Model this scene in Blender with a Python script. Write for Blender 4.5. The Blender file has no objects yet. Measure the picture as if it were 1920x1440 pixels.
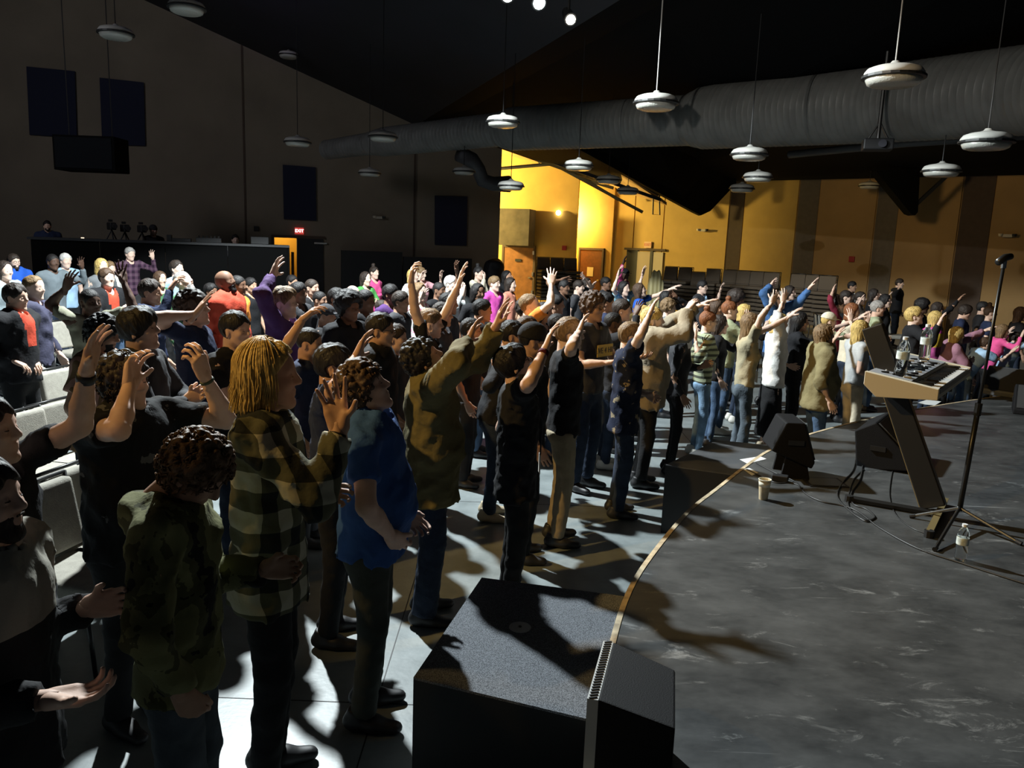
import bpy, math, random
import numpy as np
from mathutils import Matrix, Vector
random.seed(7); rng = np.random.default_rng(7)
PI = math.pi
sc = bpy.context.scene
C = sc.collection

# ------------------------------------------------------------------ camera
CF, CTH, CRO, CH = 1480.0, 0.1762, 0.0375, 2.30      # focal in px of 1920, pitch, roll, height
cam_d = bpy.data.cameras.new('camera'); cam = bpy.data.objects.new('camera', cam_d); C.objects.link(cam)
cam_d.sensor_width = 36.0; cam_d.lens = 36.0 * CF / 1920.0; cam_d.clip_start = 0.05; cam_d.clip_end = 200
_r0 = Vector((1, 0, 0)); _u0 = Vector((0, math.sin(CTH), math.cos(CTH))); _f0 = Vector((0, math.cos(CTH), -math.sin(CTH)))
_r = _r0 * math.cos(CRO) + _u0 * math.sin(CRO); _u = _u0 * math.cos(CRO) - _r0 * math.sin(CRO)
cam.matrix_world = Matrix(((_r.x, _u.x, -_f0.x, 0), (_r.y, _u.y, -_f0.y, 0), (_r.z, _u.z, -_f0.z, CH), (0, 0, 0, 1)))
sc.camera = cam

def ray(u, v):
    a, b = (u - 960) / CF, (v - 720) / CF
    d = _f0 + _r * a - _u * b
    return d
def at(u, v, y):                     # world point seen at pixel (u, v) whose depth is y
    d = ray(u, v); return Vector((0, 0, CH)) + d * (y / d.y)
def onz(u, v, z):                    # world point seen at pixel (u, v) at height z
    d = ray(u, v); return Vector((0, 0, CH)) + d * ((z - CH) / d.z)

# ------------------------------------------------------------------ world, exposure
sc.view_settings.view_transform = 'Standard'; sc.view_settings.look = 'None'
sc.view_settings.exposure = 0.0; sc.view_settings.gamma = 1.0; sc.view_settings.use_curve_mapping = False
w = bpy.data.worlds.new('world'); sc.world = w; w.use_nodes = True
w.node_tree.nodes['Background'].inputs[0].default_value = (0.5, 0.6, 0.8, 1)
w.node_tree.nodes['Background'].inputs[1].default_value = 0.016

# ------------------------------------------------------------------ large lights (the stage lighting of the hall, with added fill lamps)
def spot(name, loc, target, power, col, angle, blend=0.15, size=0.12):
    d = bpy.data.lights.new(name, 'SPOT'); o = bpy.data.objects.new(name, d); C.objects.link(o)
    d.energy = power; d.color = col; d.spot_size = math.radians(angle); d.spot_blend = blend; d.shadow_soft_size = size
    o.location = loc
    o.rotation_euler = (Vector(target) - Vector(loc)).to_track_quat('-Z', 'Y').to_euler()
    return o
def point(name, loc, power, col, size=0.1):
    d = bpy.data.lights.new(name, 'POINT'); o = bpy.data.objects.new(name, d); C.objects.link(o)
    d.energy = power; d.color = col; d.shadow_soft_size = size; o.location = loc
    return o
KEY = Vector((-2.9, 9.0, 5.9))
spot('key_spot', KEY, (-1.9, 9.35, 0), 5200, (.90, .985, 1.0), 140, .07, .10)                 # bright moving head over the front rows
spot('wash_spot', (-6.0, 1.5, 6.2), (3.5, 6.4, 1.0), 1700, (1, .62, .20), 46, .6, .1)         # amber side wash across the stage
spot('truss_spot', (-5.2, 2.2, 6.6), (5.4, 14.0, 4.9), 1450, (1, .96, .88), 44, .7, .06)          # white stage light catching lamps and duct
spot('rear_fill', (-12.0, 8.0, 7.5), (-8.5, 25.0, 4.6), 850, (.92, .92, 1.0), 84, 1.0, 1.2)    # added weak fill that brightens the rear wall
spot('side_wall_fill', (6.4, 17.6, 4.1), (11.5, 24.0, 3.8), 230, (1, .72, .34), 120, 1.0, .3) # added warm fill for the side wall, with no fixture
point('alcove_lamp', (-4.2, 29.6, 3.8), 4500, (1, .74, .24), .2)
point('recess_lamp', (1.7, 31.6, 3.4), 700, (1, .72, .20), .2)
spot('purple_glow_fill', (-4.2, 10.5, 6.2), (-5.4, 17.5, 9.3), 900, (.55, .22, 1.0), 42, 1.0, .1)  # added lamp, its tint stands in for purple glare around the key
# ------------------------------------------------------------------ object helpers
def link(o, parent=None):
    C.objects.link(o)
    if parent is not None: o.parent = parent
    return o
def tag(o, label=None, cat=None, group=None, kind=None):
    if label: o['label'] = label
    if cat: o['category'] = cat
    if group: o['group'] = group
    if kind: o['kind'] = kind
    return o
def empty(name, loc=(0, 0, 0), rz=0.0, parent=None):
    o = bpy.data.objects.new(name, None); o.empty_display_size = 0.1
    link(o, parent); o.location = loc; o.rotation_euler = (0, 0, rz)
    return o
def mesh_np(name, V, Fq, smooth=True):
    me = bpy.data.meshes.new(name)
    V = np.asarray(V, np.float32); Fq = np.asarray(Fq, np.int32)
    me.vertices.add(len(V)); me.vertices.foreach_set('co', V.ravel())
    k = Fq.shape[1]
    me.loops.add(Fq.size); me.loops.foreach_set('vertex_index', Fq.ravel())
    me.polygons.add(len(Fq)); me.polygons.foreach_set('loop_start', np.arange(0, Fq.size, k, dtype=np.int32))
    if smooth: me.polygons.foreach_set('use_smooth', np.ones(len(Fq), bool))
    me.update(calc_edges=True)
    return me
def obj(name, me, mat=None, parent=None):
    o = bpy.data.objects.new(name, me)
    if mat is not None:
        for m in (mat if isinstance(mat, (list, tuple)) else [mat]): me.materials.append(m)
    return link(o, parent)
def text_mesh(name, body, size, m, parent, M):
    cu = bpy.data.curves.new(name, 'FONT'); cu.body = body; cu.size = size; cu.align_x = 'CENTER'; cu.align_y = 'CENTER'; cu.extrude = .001; cu.resolution_u = 3
    t = bpy.data.objects.new(name, cu); C.objects.link(t); bpy.context.view_layer.update()
    me = bpy.data.meshes.new_from_object(t.evaluated_get(bpy.context.evaluated_depsgraph_get())); bpy.data.objects.remove(t)
    me.materials.clear(); o = obj(name, me, m, parent); o.matrix_local = M; return o
class MB:                            # collects boxes / tubes / prisms, builds one mesh
    def __init__(s): s.v = []; s.f = []
    def add(s, vs, fs):
        n = len(s.v); s.v += [tuple(p) for p in vs]; s.f += [tuple(i + n for i in q) for q in fs]; return s
    def box(s, c, d, M=None):
        hx, hy, hz = d[0] / 2, d[1] / 2, d[2] / 2
        vs = [Vector((c[0] + sx * hx, c[1] + sy * hy, c[2] + sz * hz)) for sz in (-1, 1) for sx, sy in ((-1, -1), (1, -1), (1, 1), (-1, 1))]
        if M is not None: vs = [M @ p for p in vs]
        return s.add(vs, [(3, 2, 1, 0), (4, 5, 6, 7), (0, 1, 5, 4), (1, 2, 6, 5), (2, 3, 7, 6), (3, 0, 4, 7)])
    def prism(s, pts, n0, n1):       # polygon of Vectors pts swept from offset n0 to offset n1
        k = len(pts); vs = [Vector(p) + Vector(n0) for p in pts] + [Vector(p) + Vector(n1) for p in pts]
        return s.add(vs, [tuple(range(k))[::-1], tuple(range(k, 2 * k))] + [(i, (i + 1) % k, k + (i + 1) % k, k + i) for i in range(k)])
    def tube(s, pts, r, seg=8, cap=True):
        pts = [Vector(p) for p in pts]; n = len(pts); rs = r if isinstance(r, (list, tuple)) else [r] * n
        base = len(s.v); pn = None
        for i, p in enumerate(pts):
            t = (pts[min(i + 1, n - 1)] - pts[max(i - 1, 0)]).normalized()
            if pn is None: pn = t.orthogonal().normalized()
            pn = (pn - t * pn.dot(t)).normalized(); b = t.cross(pn)
            for k in range(seg):
                a = 2 * PI * k / seg; s.v.append(tuple(p + (pn * math.cos(a) + b * math.sin(a)) * rs[i]))
        for i in range(n - 1):
            for k in range(seg):
                k2 = (k + 1) % seg
                s.f.append((base + i * seg + k, base + i * seg + k2, base + (i + 1) * seg + k2, base + (i + 1) * seg + k))
        if cap:
            s.f.append(tuple(base + k for k in range(seg))[::-1]); s.f.append(tuple(base + (n - 1) * seg + k for k in range(seg)))
        return s
    def lathe(s, prof, c=(0, 0, 0), seg=24):      # prof: list of (r, z)
        base = len(s.v)
        for r, z in prof:
            for k in range(seg):
                a = 2 * PI * k / seg; s.v.append((c[0] + r * math.cos(a), c[1] + r * math.sin(a), c[2] + z))
        for i in range(len(prof) - 1):
            for k in range(seg):
                k2 = (k + 1) % seg
                s.f.append((base + i * seg + k, base + i * seg + k2, base + (i + 1) * seg + k2, base + (i + 1) * seg + k))
        s.f.append(tuple(base + k for k in range(seg))[::-1]); s.f.append(tuple(base + (len(prof) - 1) * seg + k for k in range(seg)))
        return s
    def mesh(s, name, smooth=False):
        me = bpy.data.meshes.new(name); me.from_pydata(s.v, [], s.f); me.update()
        if smooth: me.polygons.foreach_set('use_smooth', [True] * len(me.polygons))
        return me
    def build(s, name, mat, parent=None, smooth=False, bevel=0, sharp=None):
        me = s.mesh(name, smooth); o = obj(name, me, mat, parent)
        if sharp: me.set_sharp_from_angle(angle=math.radians(sharp))
        if bevel:
            b = o.modifiers.new('bevel', 'BEVEL'); b.width = bevel; b.segments = 2; b.limit_method = 'ANGLE'
        return o

# ------------------------------------------------------------------ materials
MATS = {}
def mat(key, col, rough=0.6, metal=0.0, bump=0.0, bscale=60.0, var=0.0, vscale=8.0, spec=0.5, emit=0.0, trans=0.0, fn=None, sheen=0.0, sss=0.0):
    if key in MATS: return MATS[key]
    m = bpy.data.materials.new(key); m.use_nodes = True; nt = m.node_tree; b = nt.nodes['Principled BSDF']
    b.inputs['Base Color'].default_value = (*col, 1); b.inputs['Roughness'].default_value = rough; b.inputs['Metallic'].default_value = metal
    b.inputs['Specular IOR Level'].default_value = spec
    if trans: b.inputs['Transmission Weight'].default_value = trans; b.inputs['IOR'].default_value = 1.33
    if sheen: b.inputs['Sheen Weight'].default_value = sheen; b.inputs['Sheen Roughness'].default_value = 0.4
    if sss: b.inputs['Subsurface Weight'].default_value = sss; b.inputs['Subsurface Radius'].default_value = (0.02, 0.008, 0.004); b.inputs['Subsurface Scale'].default_value = 0.5
    if emit: b.inputs['Emission Color'].default_value = (*col, 1); b.inputs['Emission Strength'].default_value = emit
    tc = None
    def coords():
        nonlocal tc
        if tc is None: tc = nt.nodes.new('ShaderNodeTexCoord')
        return tc.outputs['Object']
    if fn is not None: fn(nt, b, coords)
    elif var:
        n = nt.nodes.new('ShaderNodeTexNoise'); n.inputs['Scale'].default_value = vscale; n.inputs['Detail'].default_value = 5
        nt.links.new(coords(), n.inputs['Vector'])
        r = nt.nodes.new('ShaderNodeValToRGB'); r.color_ramp.elements[0].position = 0.3; r.color_ramp.elements[1].position = 0.7
        r.color_ramp.elements[0].color = (*[c * (1 - var) for c in col], 1); r.color_ramp.elements[1].color = (*[min(1, c * (1 + var)) for c in col], 1)
        nt.links.new(n.outputs['Fac'], r.inputs['Fac']); nt.links.new(r.outputs['Color'], b.inputs['Base Color'])
    if bump:
        n = nt.nodes.new('ShaderNodeTexNoise'); n.inputs['Scale'].default_value = bscale; n.inputs['Detail'].default_value = 4
        nt.links.new(coords(), n.inputs['Vector'])
        bp = nt.nodes.new('ShaderNodeBump'); bp.inputs['Strength'].default_value = bump; bp.inputs['Distance'].default_value = 0.01
        nt.links.new(n.outputs['Fac'], bp.inputs['Height']); nt.links.new(bp.outputs['Normal'], b.inputs['Normal'])
    MATS[key] = m
    return m

# ------------------------------------------------------------------ implicit surfaces (rounded shapes blended into one continuous skin)
def V3(*a): return np.array(a, np.float64)
def nrm(v):
    v = np.asarray(v, np.float64); return v / max(1e-9, np.linalg.norm(v))
class Field:
    def __init__(s, lo, hi, h):
        s.h = h; s.lo = np.floor(np.asarray(lo) / h) * h - 2 * h
        s.n = np.ceil((np.asarray(hi) - s.lo) / h).astype(int) + 3
        s.g = np.full(tuple(s.n), 1.0, np.float32)
    def win(s, lo, hi):
        a = np.maximum(0, np.floor((lo - s.lo) / s.h).astype(int)); b = np.minimum(s.n, np.ceil((hi - s.lo) / s.h).astype(int) + 1)
        if (b <= a).any(): return None
        ax = [s.lo[i] + s.h * np.arange(a[i], b[i]) for i in range(3)]
        X, Y, Z = ax[0][:, None, None], ax[1][None, :, None], ax[2][None, None, :]
        return (slice(a[0], b[0]), slice(a[1], b[1]), slice(a[2], b[2])), X, Y, Z
    def blend(s, sl, d, k, op):
        g = s.g[sl]; d = d.astype(np.float32)
        if op == 'sub':
            d = -d; h = np.maximum(k - np.abs(g - d), 0) / k; s.g[sl] = np.maximum(g, d) + h * h * k / 4
        else:
            h = np.maximum(k - np.abs(g - d), 0) / k; s.g[sl] = np.minimum(g, d) - h * h * k / 4
    def cone(s, a, b, ra, rb, k=0.03, flat=None, fs=1.0, cut=0, op='add'):
        """tapered limb a->b; flat: axis squeezed by fs; cut: 1 ends flat at b, 2 at both ends"""
        a = np.asarray(a, float); b = np.asarray(b, float); m = max(ra, rb) + k + 2 * s.h
        w = s.win(np.minimum(a, b) - m, np.maximum(a, b) + m)
        if w is None: return
        sl, X, Y, Z = w; ba = b - a; L2 = max(1e-9, ba @ ba); L = math.sqrt(L2)
        px, py, pz = X - a[0], Y - a[1], Z - a[2]
        t = (px * ba[0] + py * ba[1] + pz * ba[2]) / L2
        tc = np.clip(t, 0 if cut < 2 else -1, 1 if not cut else 2)
        qx, qy, qz = px - tc * ba[0], py - tc * ba[1], pz - tc * ba[2]
        r = ra + (rb - ra) * np.clip(tc, 0, 1)
        if flat is not None:
            f = nrm(flat); c = qx * f[0] + qy * f[1] + qz * f[2]; e = c * (1 / fs - 1)
            qx, qy, qz = qx + e * f[0], qy + e * f[1], qz + e * f[2]
            d = (np.sqrt(qx * qx + qy * qy + qz * qz) - r) * (0.5 + 0.5 * fs)
        else: d = np.sqrt(qx * qx + qy * qy + qz * qz) - r
        if cut: d = np.maximum(d, (t - 1) * L)
        if cut > 1: d = np.maximum(d, -t * L)
        s.blend(sl, d, k, op)
    def ell(s, c, r, k=0.02, R=None, op='add'):
        c = np.asarray(c, float); r = np.asarray(r, float); m = r.max() + k + 2 * s.h
        w = s.win(c - m, c + m)
        if w is None: return
        sl, X, Y, Z = w; x, y, z = X - c[0], Y - c[1], Z - c[2]
        if R is not None:
            x, y, z = (R[0, i] * x + R[1, i] * y + R[2, i] * z for i in range(3))
        q = np.sqrt((x / r[0]) ** 2 + (y / r[1]) ** 2 + (z / r[2]) ** 2)
        g = np.sqrt((x / r[0] ** 2) ** 2 + (y / r[1] ** 2) ** 2 + (z / r[2] ** 2) ** 2)
        d = q * (q - 1) / np.maximum(g, 1e-6)
        s.blend(sl, d, k, op)
    def axes(s):
        return (s.lo[0] + s.h * np.arange(s.n[0])[:, None, None], s.lo[1] + s.h * np.arange(s.n[1])[None, :, None], s.lo[2] + s.h * np.arange(s.n[2])[None, None, :])
    def clip(s, n, c):               # keep where n.p < c
        X, Y, Z = s.axes(); s.g = np.maximum(s.g, (n[0] * X + n[1] * Y + n[2] * Z - c).astype(np.float32))
    def mesh(s):
        g = s.g; g[0] = g[-1] = 1; g[:, 0] = g[:, -1] = 1; g[:, :, 0] = g[:, :, -1] = 1
        ins = (g < 0)
        c = ins[:-1, :-1, :-1].astype(np.int8)
        for dx, dy, dz in ((1,0,0),(0,1,0),(1,1,0),(0,0,1),(1,0,1),(0,1,1),(1,1,1)):
            c = c + ins[dx:dx + c.shape[0], dy:dy + c.shape[1], dz:dz + c.shape[2]]
        act = np.argwhere((c > 0) & (c < 8))
        if len(act) == 0: return np.zeros((0, 3)), np.zeros((0, 4), int)
        off = np.array([(i & 1, (i >> 1) & 1, i >> 2) for i in range(8)])
        vals = np.stack([g[act[:, 0] + o[0], act[:, 1] + o[1], act[:, 2] + o[2]] for o in off], 1)
        P = np.zeros((len(act), 3)); cnt = np.zeros(len(act))
        for i in range(8):
            for b in (1, 2, 4):
                if i & b: continue
                j = i | b; va, vb = vals[:, i], vals[:, j]; m = (va < 0) != (vb < 0)
                t = np.where(m, va / np.where(m, va - vb, 1), 0)[:, None]
                P += m[:, None] * (off[i] + t * (off[j] - off[i])); cnt += m
        P = (P / cnt[:, None] + act) * s.h + s.lo
        idx = np.full(c.shape, -1, np.int32); idx[act[:, 0], act[:, 1], act[:, 2]] = np.arange(len(act))
        Fs = []
        for ax in range(3):
            sh = [slice(None)] * 3; s2 = [slice(None)] * 3; sh[ax] = slice(0, -1); s2[ax] = slice(1, None)
            A, B = ins[tuple(sh)], ins[tuple(s2)]; e = np.argwhere(A != B); fl = A[e[:, 0], e[:, 1], e[:, 2]]
            u, v = [(1, 2), (2, 0), (0, 1)][ax]; q = []
            for du, dv in ((-1, -1), (0, -1), (0, 0), (-1, 0)):
                p = e.copy(); p[:, u] += du; p[:, v] += dv; q.append(idx[p[:, 0], p[:, 1], p[:, 2]])
            q = np.stack(q, 1); q[~fl] = q[~fl][:, ::-1]; Fs.append(q)
        return P, np.concatenate(Fs)
def relax(P, Fq, it=1, w=0.5):        # light Laplacian smoothing
    if len(P) == 0: return P
    for _ in range(it):
        i = np.concatenate([Fq[:, k] for k in (0, 1, 2, 3, 1, 2, 3, 0)]); j = np.concatenate([Fq[:, k] for k in (1, 2, 3, 0, 0, 1, 2, 3)])
        n = np.bincount(i, minlength=len(P)); S = np.stack([np.bincount(i, weights=P[j, a], minlength=len(P)) for a in range(3)], 1)
        P = P + w * (S / np.maximum(n, 1)[:, None] - P)
    return P
def waves(X, Y, Z, seed, f, n=5):
    r = np.random.default_rng(seed); out = 0
    for i in range(n):
        k = r.normal(size=3) * f; out = out + np.sin(k[0] * X + k[1] * Y + k[2] * Z + r.uniform(0, 6.28)) / n
    return out

# ------------------------------------------------------------------ head, hand, shoe and hair shapes
def head_mesh(h, fem=0):
    F = Field((-.14, -.12, -.2), (.16, .12, .16), h)
    j = 0.93 if fem else 1.0
    F.ell((-.012, 0, .032), (.098, .076, .098), .01)
    F.ell((.030, 0, .030), (.062, .064, .075), .03)              # forehead
    F.ell((.030, 0, -.040), (.062, .057 * j, .078), .03)         # face
    F.cone((.02, .048 * j, -.068), (.066, .014, -.104), .018, .016, .03); F.cone((.02, -.048 * j, -.068), (.066, -.014, -.104), .018, .016, .03)  # jaw
    F.ell((.074, 0, -.104), (.020, .022 * j, .018), .018)        # chin
    for y in (-1, 1):
        F.ell((.062, y * .043, -.022), (.024, .020, .020), .025)   # cheekbone
        if not fem: F.cone((.083, y * .010, .030), (.072, y * .046, .026), .009, .008, .014)
        F.ell((.098, y * .031, .006), (.020, .019, .014), .014, op='sub')
        F.ell((.079, y * .031, .004), (.0135, .0135, .0125), .004)
        R = np.array(Matrix.Rotation(-.2, 3, 'Y') @ Matrix.Rotation(y * .3, 3, 'Z'))
        F.ell((-.008, y * .080, -.008), (.019, .008, .033), .006, R)
        F.ell((-.004, y * .088, -.005), (.010, .007, .018), .004, R, op='sub')
        F.ell((-.014, y * .079, -.036), (.008, .006, .010), .006)
    F.cone((.090, 0, .018), (.112, 0, -.020), .009, .0115, .010)   # nose
    F.ell((.104, 0, -.026), (.013, .013, .009), .007)
    for y in (-1, 1): F.ell((.094, y * .013, -.027), (.011, .008, .008), .006)
    F.cone((.086, -.017, -.0565), (.086, .017, -.0565), .007, .007, .006); F.ell((.093, 0, -.054), (.007, .013, .0055), .006)
    F.cone((.084, -.014, -.070), (.084, .014, -.070), .0075, .0075, .006); F.ell((.0905, 0, -.069), (.007, .011, .006), .006)
    F.cone((.104, -.022, -.0625), (.104, .022, -.0625), .0075, .0075, .004, op='sub')
    F.cone((-.020, 0, -.05), (-.035, 0, -.17), .056 * (0.9 if fem else 1), .056 * (0.88 if fem else 1), .03)
    P, Q = F.mesh(); P = relax(P, Q, 1, .35)
    return P * 0.94, Q
def face_bits():                     # eyebrows, eyes: (verts, quads, material index)
    out = []
    for y in (-1, 1):
        b = MB(); b.tube([(.0865, y * .012, .0285), (.0875, y * .025, .0325), (.078, y * .043, .030), (.070, y * .050, .024)], [.003, .0042, .0035, .002], 6, cap=False)
        out.append((np.array(b.v) * .94, np.array(b.f), 1))
        b = MB(); b.tube([(.0885, y * .021, .0025), (.0925, y * .027, .0015), (.0925, y * .034, .0015), (.087, y * .042, .002)], [.0012, .0020, .0020, .0012], 5, cap=False)
        out.append((np.array(b.v) * .94, np.array(b.f), 1))   # lash line
    return out
HANDS = {}
def hand_mesh(pose, h):
    """right hand: wrist at origin, fingers along +X, thumb towards +Y, palm faces -Z"""
    key = (pose, h)
    if key in HANDS: return HANDS[key]
    curl, spread, thumb = {'open': (.22, .17, .9), 'relax': (.55, .05, .55), 'flat': (.06, .03, .35), 'cup': (.45, .08, .7), 'fist': (1.45, .0, .3), 'claw': (.75, .12, .8)}[pose]
    F = Field((-.06, -.08, -.12), (.22, .12, .06), h)
    kn = [(.088, .031, .004), (.094, .010, .007), (.089, -.011, .005), (.080, -.030, 0)]
    L = [(.044, .026, .020), (.048, .030, .021), (.044, .028, .020), (.035, .021, .018)]
    F.cone((-.05, 0, 0), (.0, 0, 0), .0245, .024, .01, flat=(0, 0, 1), fs=.8)
    for i, k in enumerate(kn):
        F.cone((.004, k[1] * .55, 0), (k[0] * .97, k[1], k[2]), .0165, .0125, .014)
    F.cone((.012, .018, -.004), (.05, .034, -.008), .019, .014, .012)      # thumb base
    F.cone((.02, -.018, -.004), (.06, -.028, -.004), .015, .012, .012)
    kf = max(.002, .5 * h)
    for i, k in enumerate(kn):
        p = np.array(k, float); a0 = (1.5 - i) * spread; c = 0.0
        for q, l in enumerate(L[i]):
            c += curl * (.75 + .12 * i) * (1.0 if q else .7)
            d = V3(math.cos(c) * math.cos(a0), math.cos(c) * math.sin(a0), -math.sin(c)); e = p + d * l
            F.cone(p, e, .0095 - .0009 * q, .0086 - .0009 * q, kf if q else .006); p = e
    p = V3(.042, .036, -.008); a = thumb
    for q, l in enumerate((.036, .029)):
        d = V3(math.cos(a), math.sin(a), -.25 - .15 * q); e = p + nrm(d) * l
        F.cone(p, e, .0115 - .001 * q, .0105 - .0015 * q, .004); p = e; a -= .35
    P, Q = F.mesh(); P = relax(P, Q, 1, .3); HANDS[key] = (P, Q)
    return P, Q
def shoe_mesh(h, kind='sneaker'):    # ankle above origin, toe along +X
    F = Field((-.12, -.07, -.01), (.22, .07, .14), h)
    F.cone((-.055, 0, .045), (.05, 0, .045), .042, .045, .03, flat=(0, 0, 1), fs=.9)
    F.cone((.05, 0, .036), (.155, .004, .030), .045, .036, .03, flat=(0, 0, 1), fs=.8)
    F.cone((-.035, 0, .05), (-.03, 0, .115), .046, .043, .03, cut=1)
    F.clip((0, 0, -1), 0.0)
    P, Q = F.mesh(); return relax(P, Q, 1, .3), Q
def hair_field(style, h, seed=1):
    F = Field((-.24, -.2, -.5 if style in ('long', 'wavy') else -.26, ), (.18, .2, .24), h)
    lo = {'short': .013, 'buzz': .004, 'curly': .018, 'afro': .045, 'long': .014, 'wavy': .016, 'bob': .016, 'bun': .008, 'pony': .009, 'side': .018, 'fringe': .018, 'thin': .007, 'mop': .022}.get(style, .012)
    F.ell((-.014, 0, .034), (.098 + lo, .077 + lo, .098 + lo), .01)
    F.ell((.026, 0, .030), (.062 + lo * .8, .064 + lo, .077 + lo), .03)
    if style in ('afro',): F.ell((-.02, 0, .06), (.135, .125, .115), .03)
    if style in ('side', 'fringe', 'mop'): F.ell((.04, .01, .085), (.065, .065, .045), .03)
    X, Y, Z = F.axes()
    c = .030 if style not in ('fringe', 'mop') else .052
    if style == 'thin': c = .004
    n = (.74, 0, -.67)
    front = (n[0] * X + n[1] * Y + n[2] * Z - c)
    if style in ('short', 'buzz', 'side', 'thin', 'bun', 'pony'):
        ear = np.sqrt((X + .004) ** 2 + (Z + .012) ** 2) - .036 + 0 * Y       # leave the ears free
        front = np.maximum(front, -ear)
        front = np.maximum(front, -(Z + .085) + 0 * X)
    elif style in ('curly', 'afro', 'fringe', 'mop'):
        front = np.maximum(front, -(Z + .085 + .25 * np.maximum(X, 0)))
    r = np.random.default_rng(seed)
    if style in ('long', 'wavy', 'bob'):
        L = {'long': -.36, 'wavy': -.33, 'bob': -.13}[style]
        F.cone((-.035, 0, .0), (-.045, 0, L), .098, .085 if style != 'bob' else .090, .03, flat=(1, 0, 0), fs=.85, cut=1)
        face = np.sqrt((X - .095) ** 2 + (Y / .72) ** 2 + ((Z + .04) / 1.6) ** 2) - .096
        front = np.maximum(n[0] * X + n[2] * Z - .065, -face)
        if style == 'bob': front = np.maximum(front, X - .030 - .75 * np.maximum(Z - .01, 0) + 0 * Y)
        neck = np.sqrt((X - .06) ** 2 + Y ** 2) - .085
        front = np.maximum(front, np.where(Z < -.07, -neck, -1))
        th = np.arctan2(Y, X + .03)
        F.g += ((.0045 * np.sin(th * 23 + 9 * Z + 2 * np.sin(20 * Z)) + .003 * np.sin(th * 41 + 30 * Z)) if style != 'wavy' else (.007 * np.sin(th * 17 + 50 * Z + np.sin(45 * Z)) + .004 * np.sin(th * 31 - 65 * Z))).astype(np.float32)
    F.g = np.maximum(F.g, front.astype(np.float32))
    if style in ('short', 'side', 'thin', 'fringe', 'bun', 'pony'):
        F.g += (.0025 * np.sin(95 * Y + 25 * X + 2 * np.sin(30 * X)) + .002 * np.sin(130 * Y - 60 * X + 40 * Z) + .0015 * np.sin(160 * X + 90 * Z) + .004 * waves(X, Y, Z, seed + 9, 55, 5)).astype(np.float32)
    if style in ('curly', 'afro', 'mop'):
        nb = {'curly': 260, 'afro': 300, 'mop': 200}[style]; R0 = {'curly': .016, 'afro': .022, 'mop': .018}[style]
        for i in range(nb):
            d = nrm(r.normal(size=3)); p = V3(-.012 + d[0] * (.100 + lo), d[1] * (.080 + lo), .036 + d[2] * (.100 + lo))
            if style == 'afro': p = V3(-.02, 0, .06) + d * V3(.132, .122, .112)
            if n[0] * p[0] + n[2] * p[2] > c + .005 or p[2] < -.085: continue
            F.ell(p, V3(1, 1, 1) * R0 * r.uniform(.6, 1.15), .004)
    if style == 'bun': F.ell((-.03, 0, .165), (.042, .045, .04), .01)
    if style == 'pony': F.cone((-.11, 0, .05), (-.16, 0, -.05), .03, .035, .02); F.cone((-.16, 0, -.05), (-.15, 0, -.2), .035, .015, .02)
    P, Q = F.mesh(); P = relax(P, Q, 1, .3)
    return P * .94, Q
def cap_mesh(h, brim=True):
    F = Field((-.16, -.14, -.06), (.24, .14, .2), h)
    F.ell((-.008, 0, .036), (.118, .094, .112), .01)
    X, Y, Z = F.axes(); F.g = np.maximum(F.g, (-(Z - .035 + (-.0 if brim else .02)) - .18 * X).astype(np.float32))
    if brim:
        F.cone((.07, 0, .052), (.155, 0, .030), .075, .06, .01, flat=(.25, 0, 1), fs=.09)
    P, Q = F.mesh(); return relax(P, Q, 1, .3) * .94, Q
# ------------------------------------------------------------------ people
SKIN = {'fair': (.62, .40, .30), 'tan': (.46, .27, .18), 'light': (.70, .49, .39), 'brown': (.20, .105, .065), 'dark': (.085, .045, .03), 'olive': (.42, .25, .16)}
HAIRC = {'black': (.012, .010, .010), 'dark': (.03, .020, .015), 'brown': (.075, .042, .024), 'light': (.20, .125, .06), 'blond': (.60, .42, .14), 'auburn': (.15, .08, .038), 'grey': (.34, .32, .30), 'white': (.65, .62, .58), 'red': (.22, .08, .03)}
def skin_mat(k): return mat('skin_' + k, SKIN[k], .6, var=.07, vscale=25, bump=.06, bscale=220, spec=.35, sss=.0)
def hair_fn(col):
    def fn(nt, b, co):
        n = nt.nodes.new('ShaderNodeTexNoise'); n.inputs['Scale'].default_value = 60; n.inputs['Detail'].default_value = 4
        mp = nt.nodes.new('ShaderNodeMapping'); mp.inputs['Scale'].default_value = (1, 2.2, .35)
        nt.links.new(co(), mp.inputs['Vector']); nt.links.new(mp.outputs['Vector'], n.inputs['Vector'])
        r = nt.nodes.new('ShaderNodeValToRGB'); r.color_ramp.elements[0].position = .3; r.color_ramp.elements[1].position = .72
        r.color_ramp.elements[0].color = (*[c * .45 for c in col], 1); r.color_ramp.elements[1].color = (*[min(1, c * 1.35) for c in col], 1)
        nt.links.new(n.outputs['Fac'], r.inputs['Fac']); nt.links.new(r.outputs['Color'], b.inputs['Base Color'])
        bp = nt.nodes.new('ShaderNodeBump'); bp.inputs['Strength'].default_value = .7; bp.inputs['Distance'].default_value = .012
        nt.links.new(n.outputs['Fac'], bp.inputs['Height']); nt.links.new(bp.outputs['Normal'], b.inputs['Normal'])
    return fn
def hair_mat(k): return mat('hair_' + k, HAIRC[k], .58, spec=.35, fn=hair_fn(HAIRC[k]))
def cloth(key, col, rough=.85, var=.12, bump=.35): return mat('cloth_' + key, col, rough, var=var, vscale=11, bump=bump, bscale=45, spec=.25)
def denim(key, col): return mat('denim_' + key, col, .85, var=.35, vscale=9, bump=.4, bscale=60, spec=.2)
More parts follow.
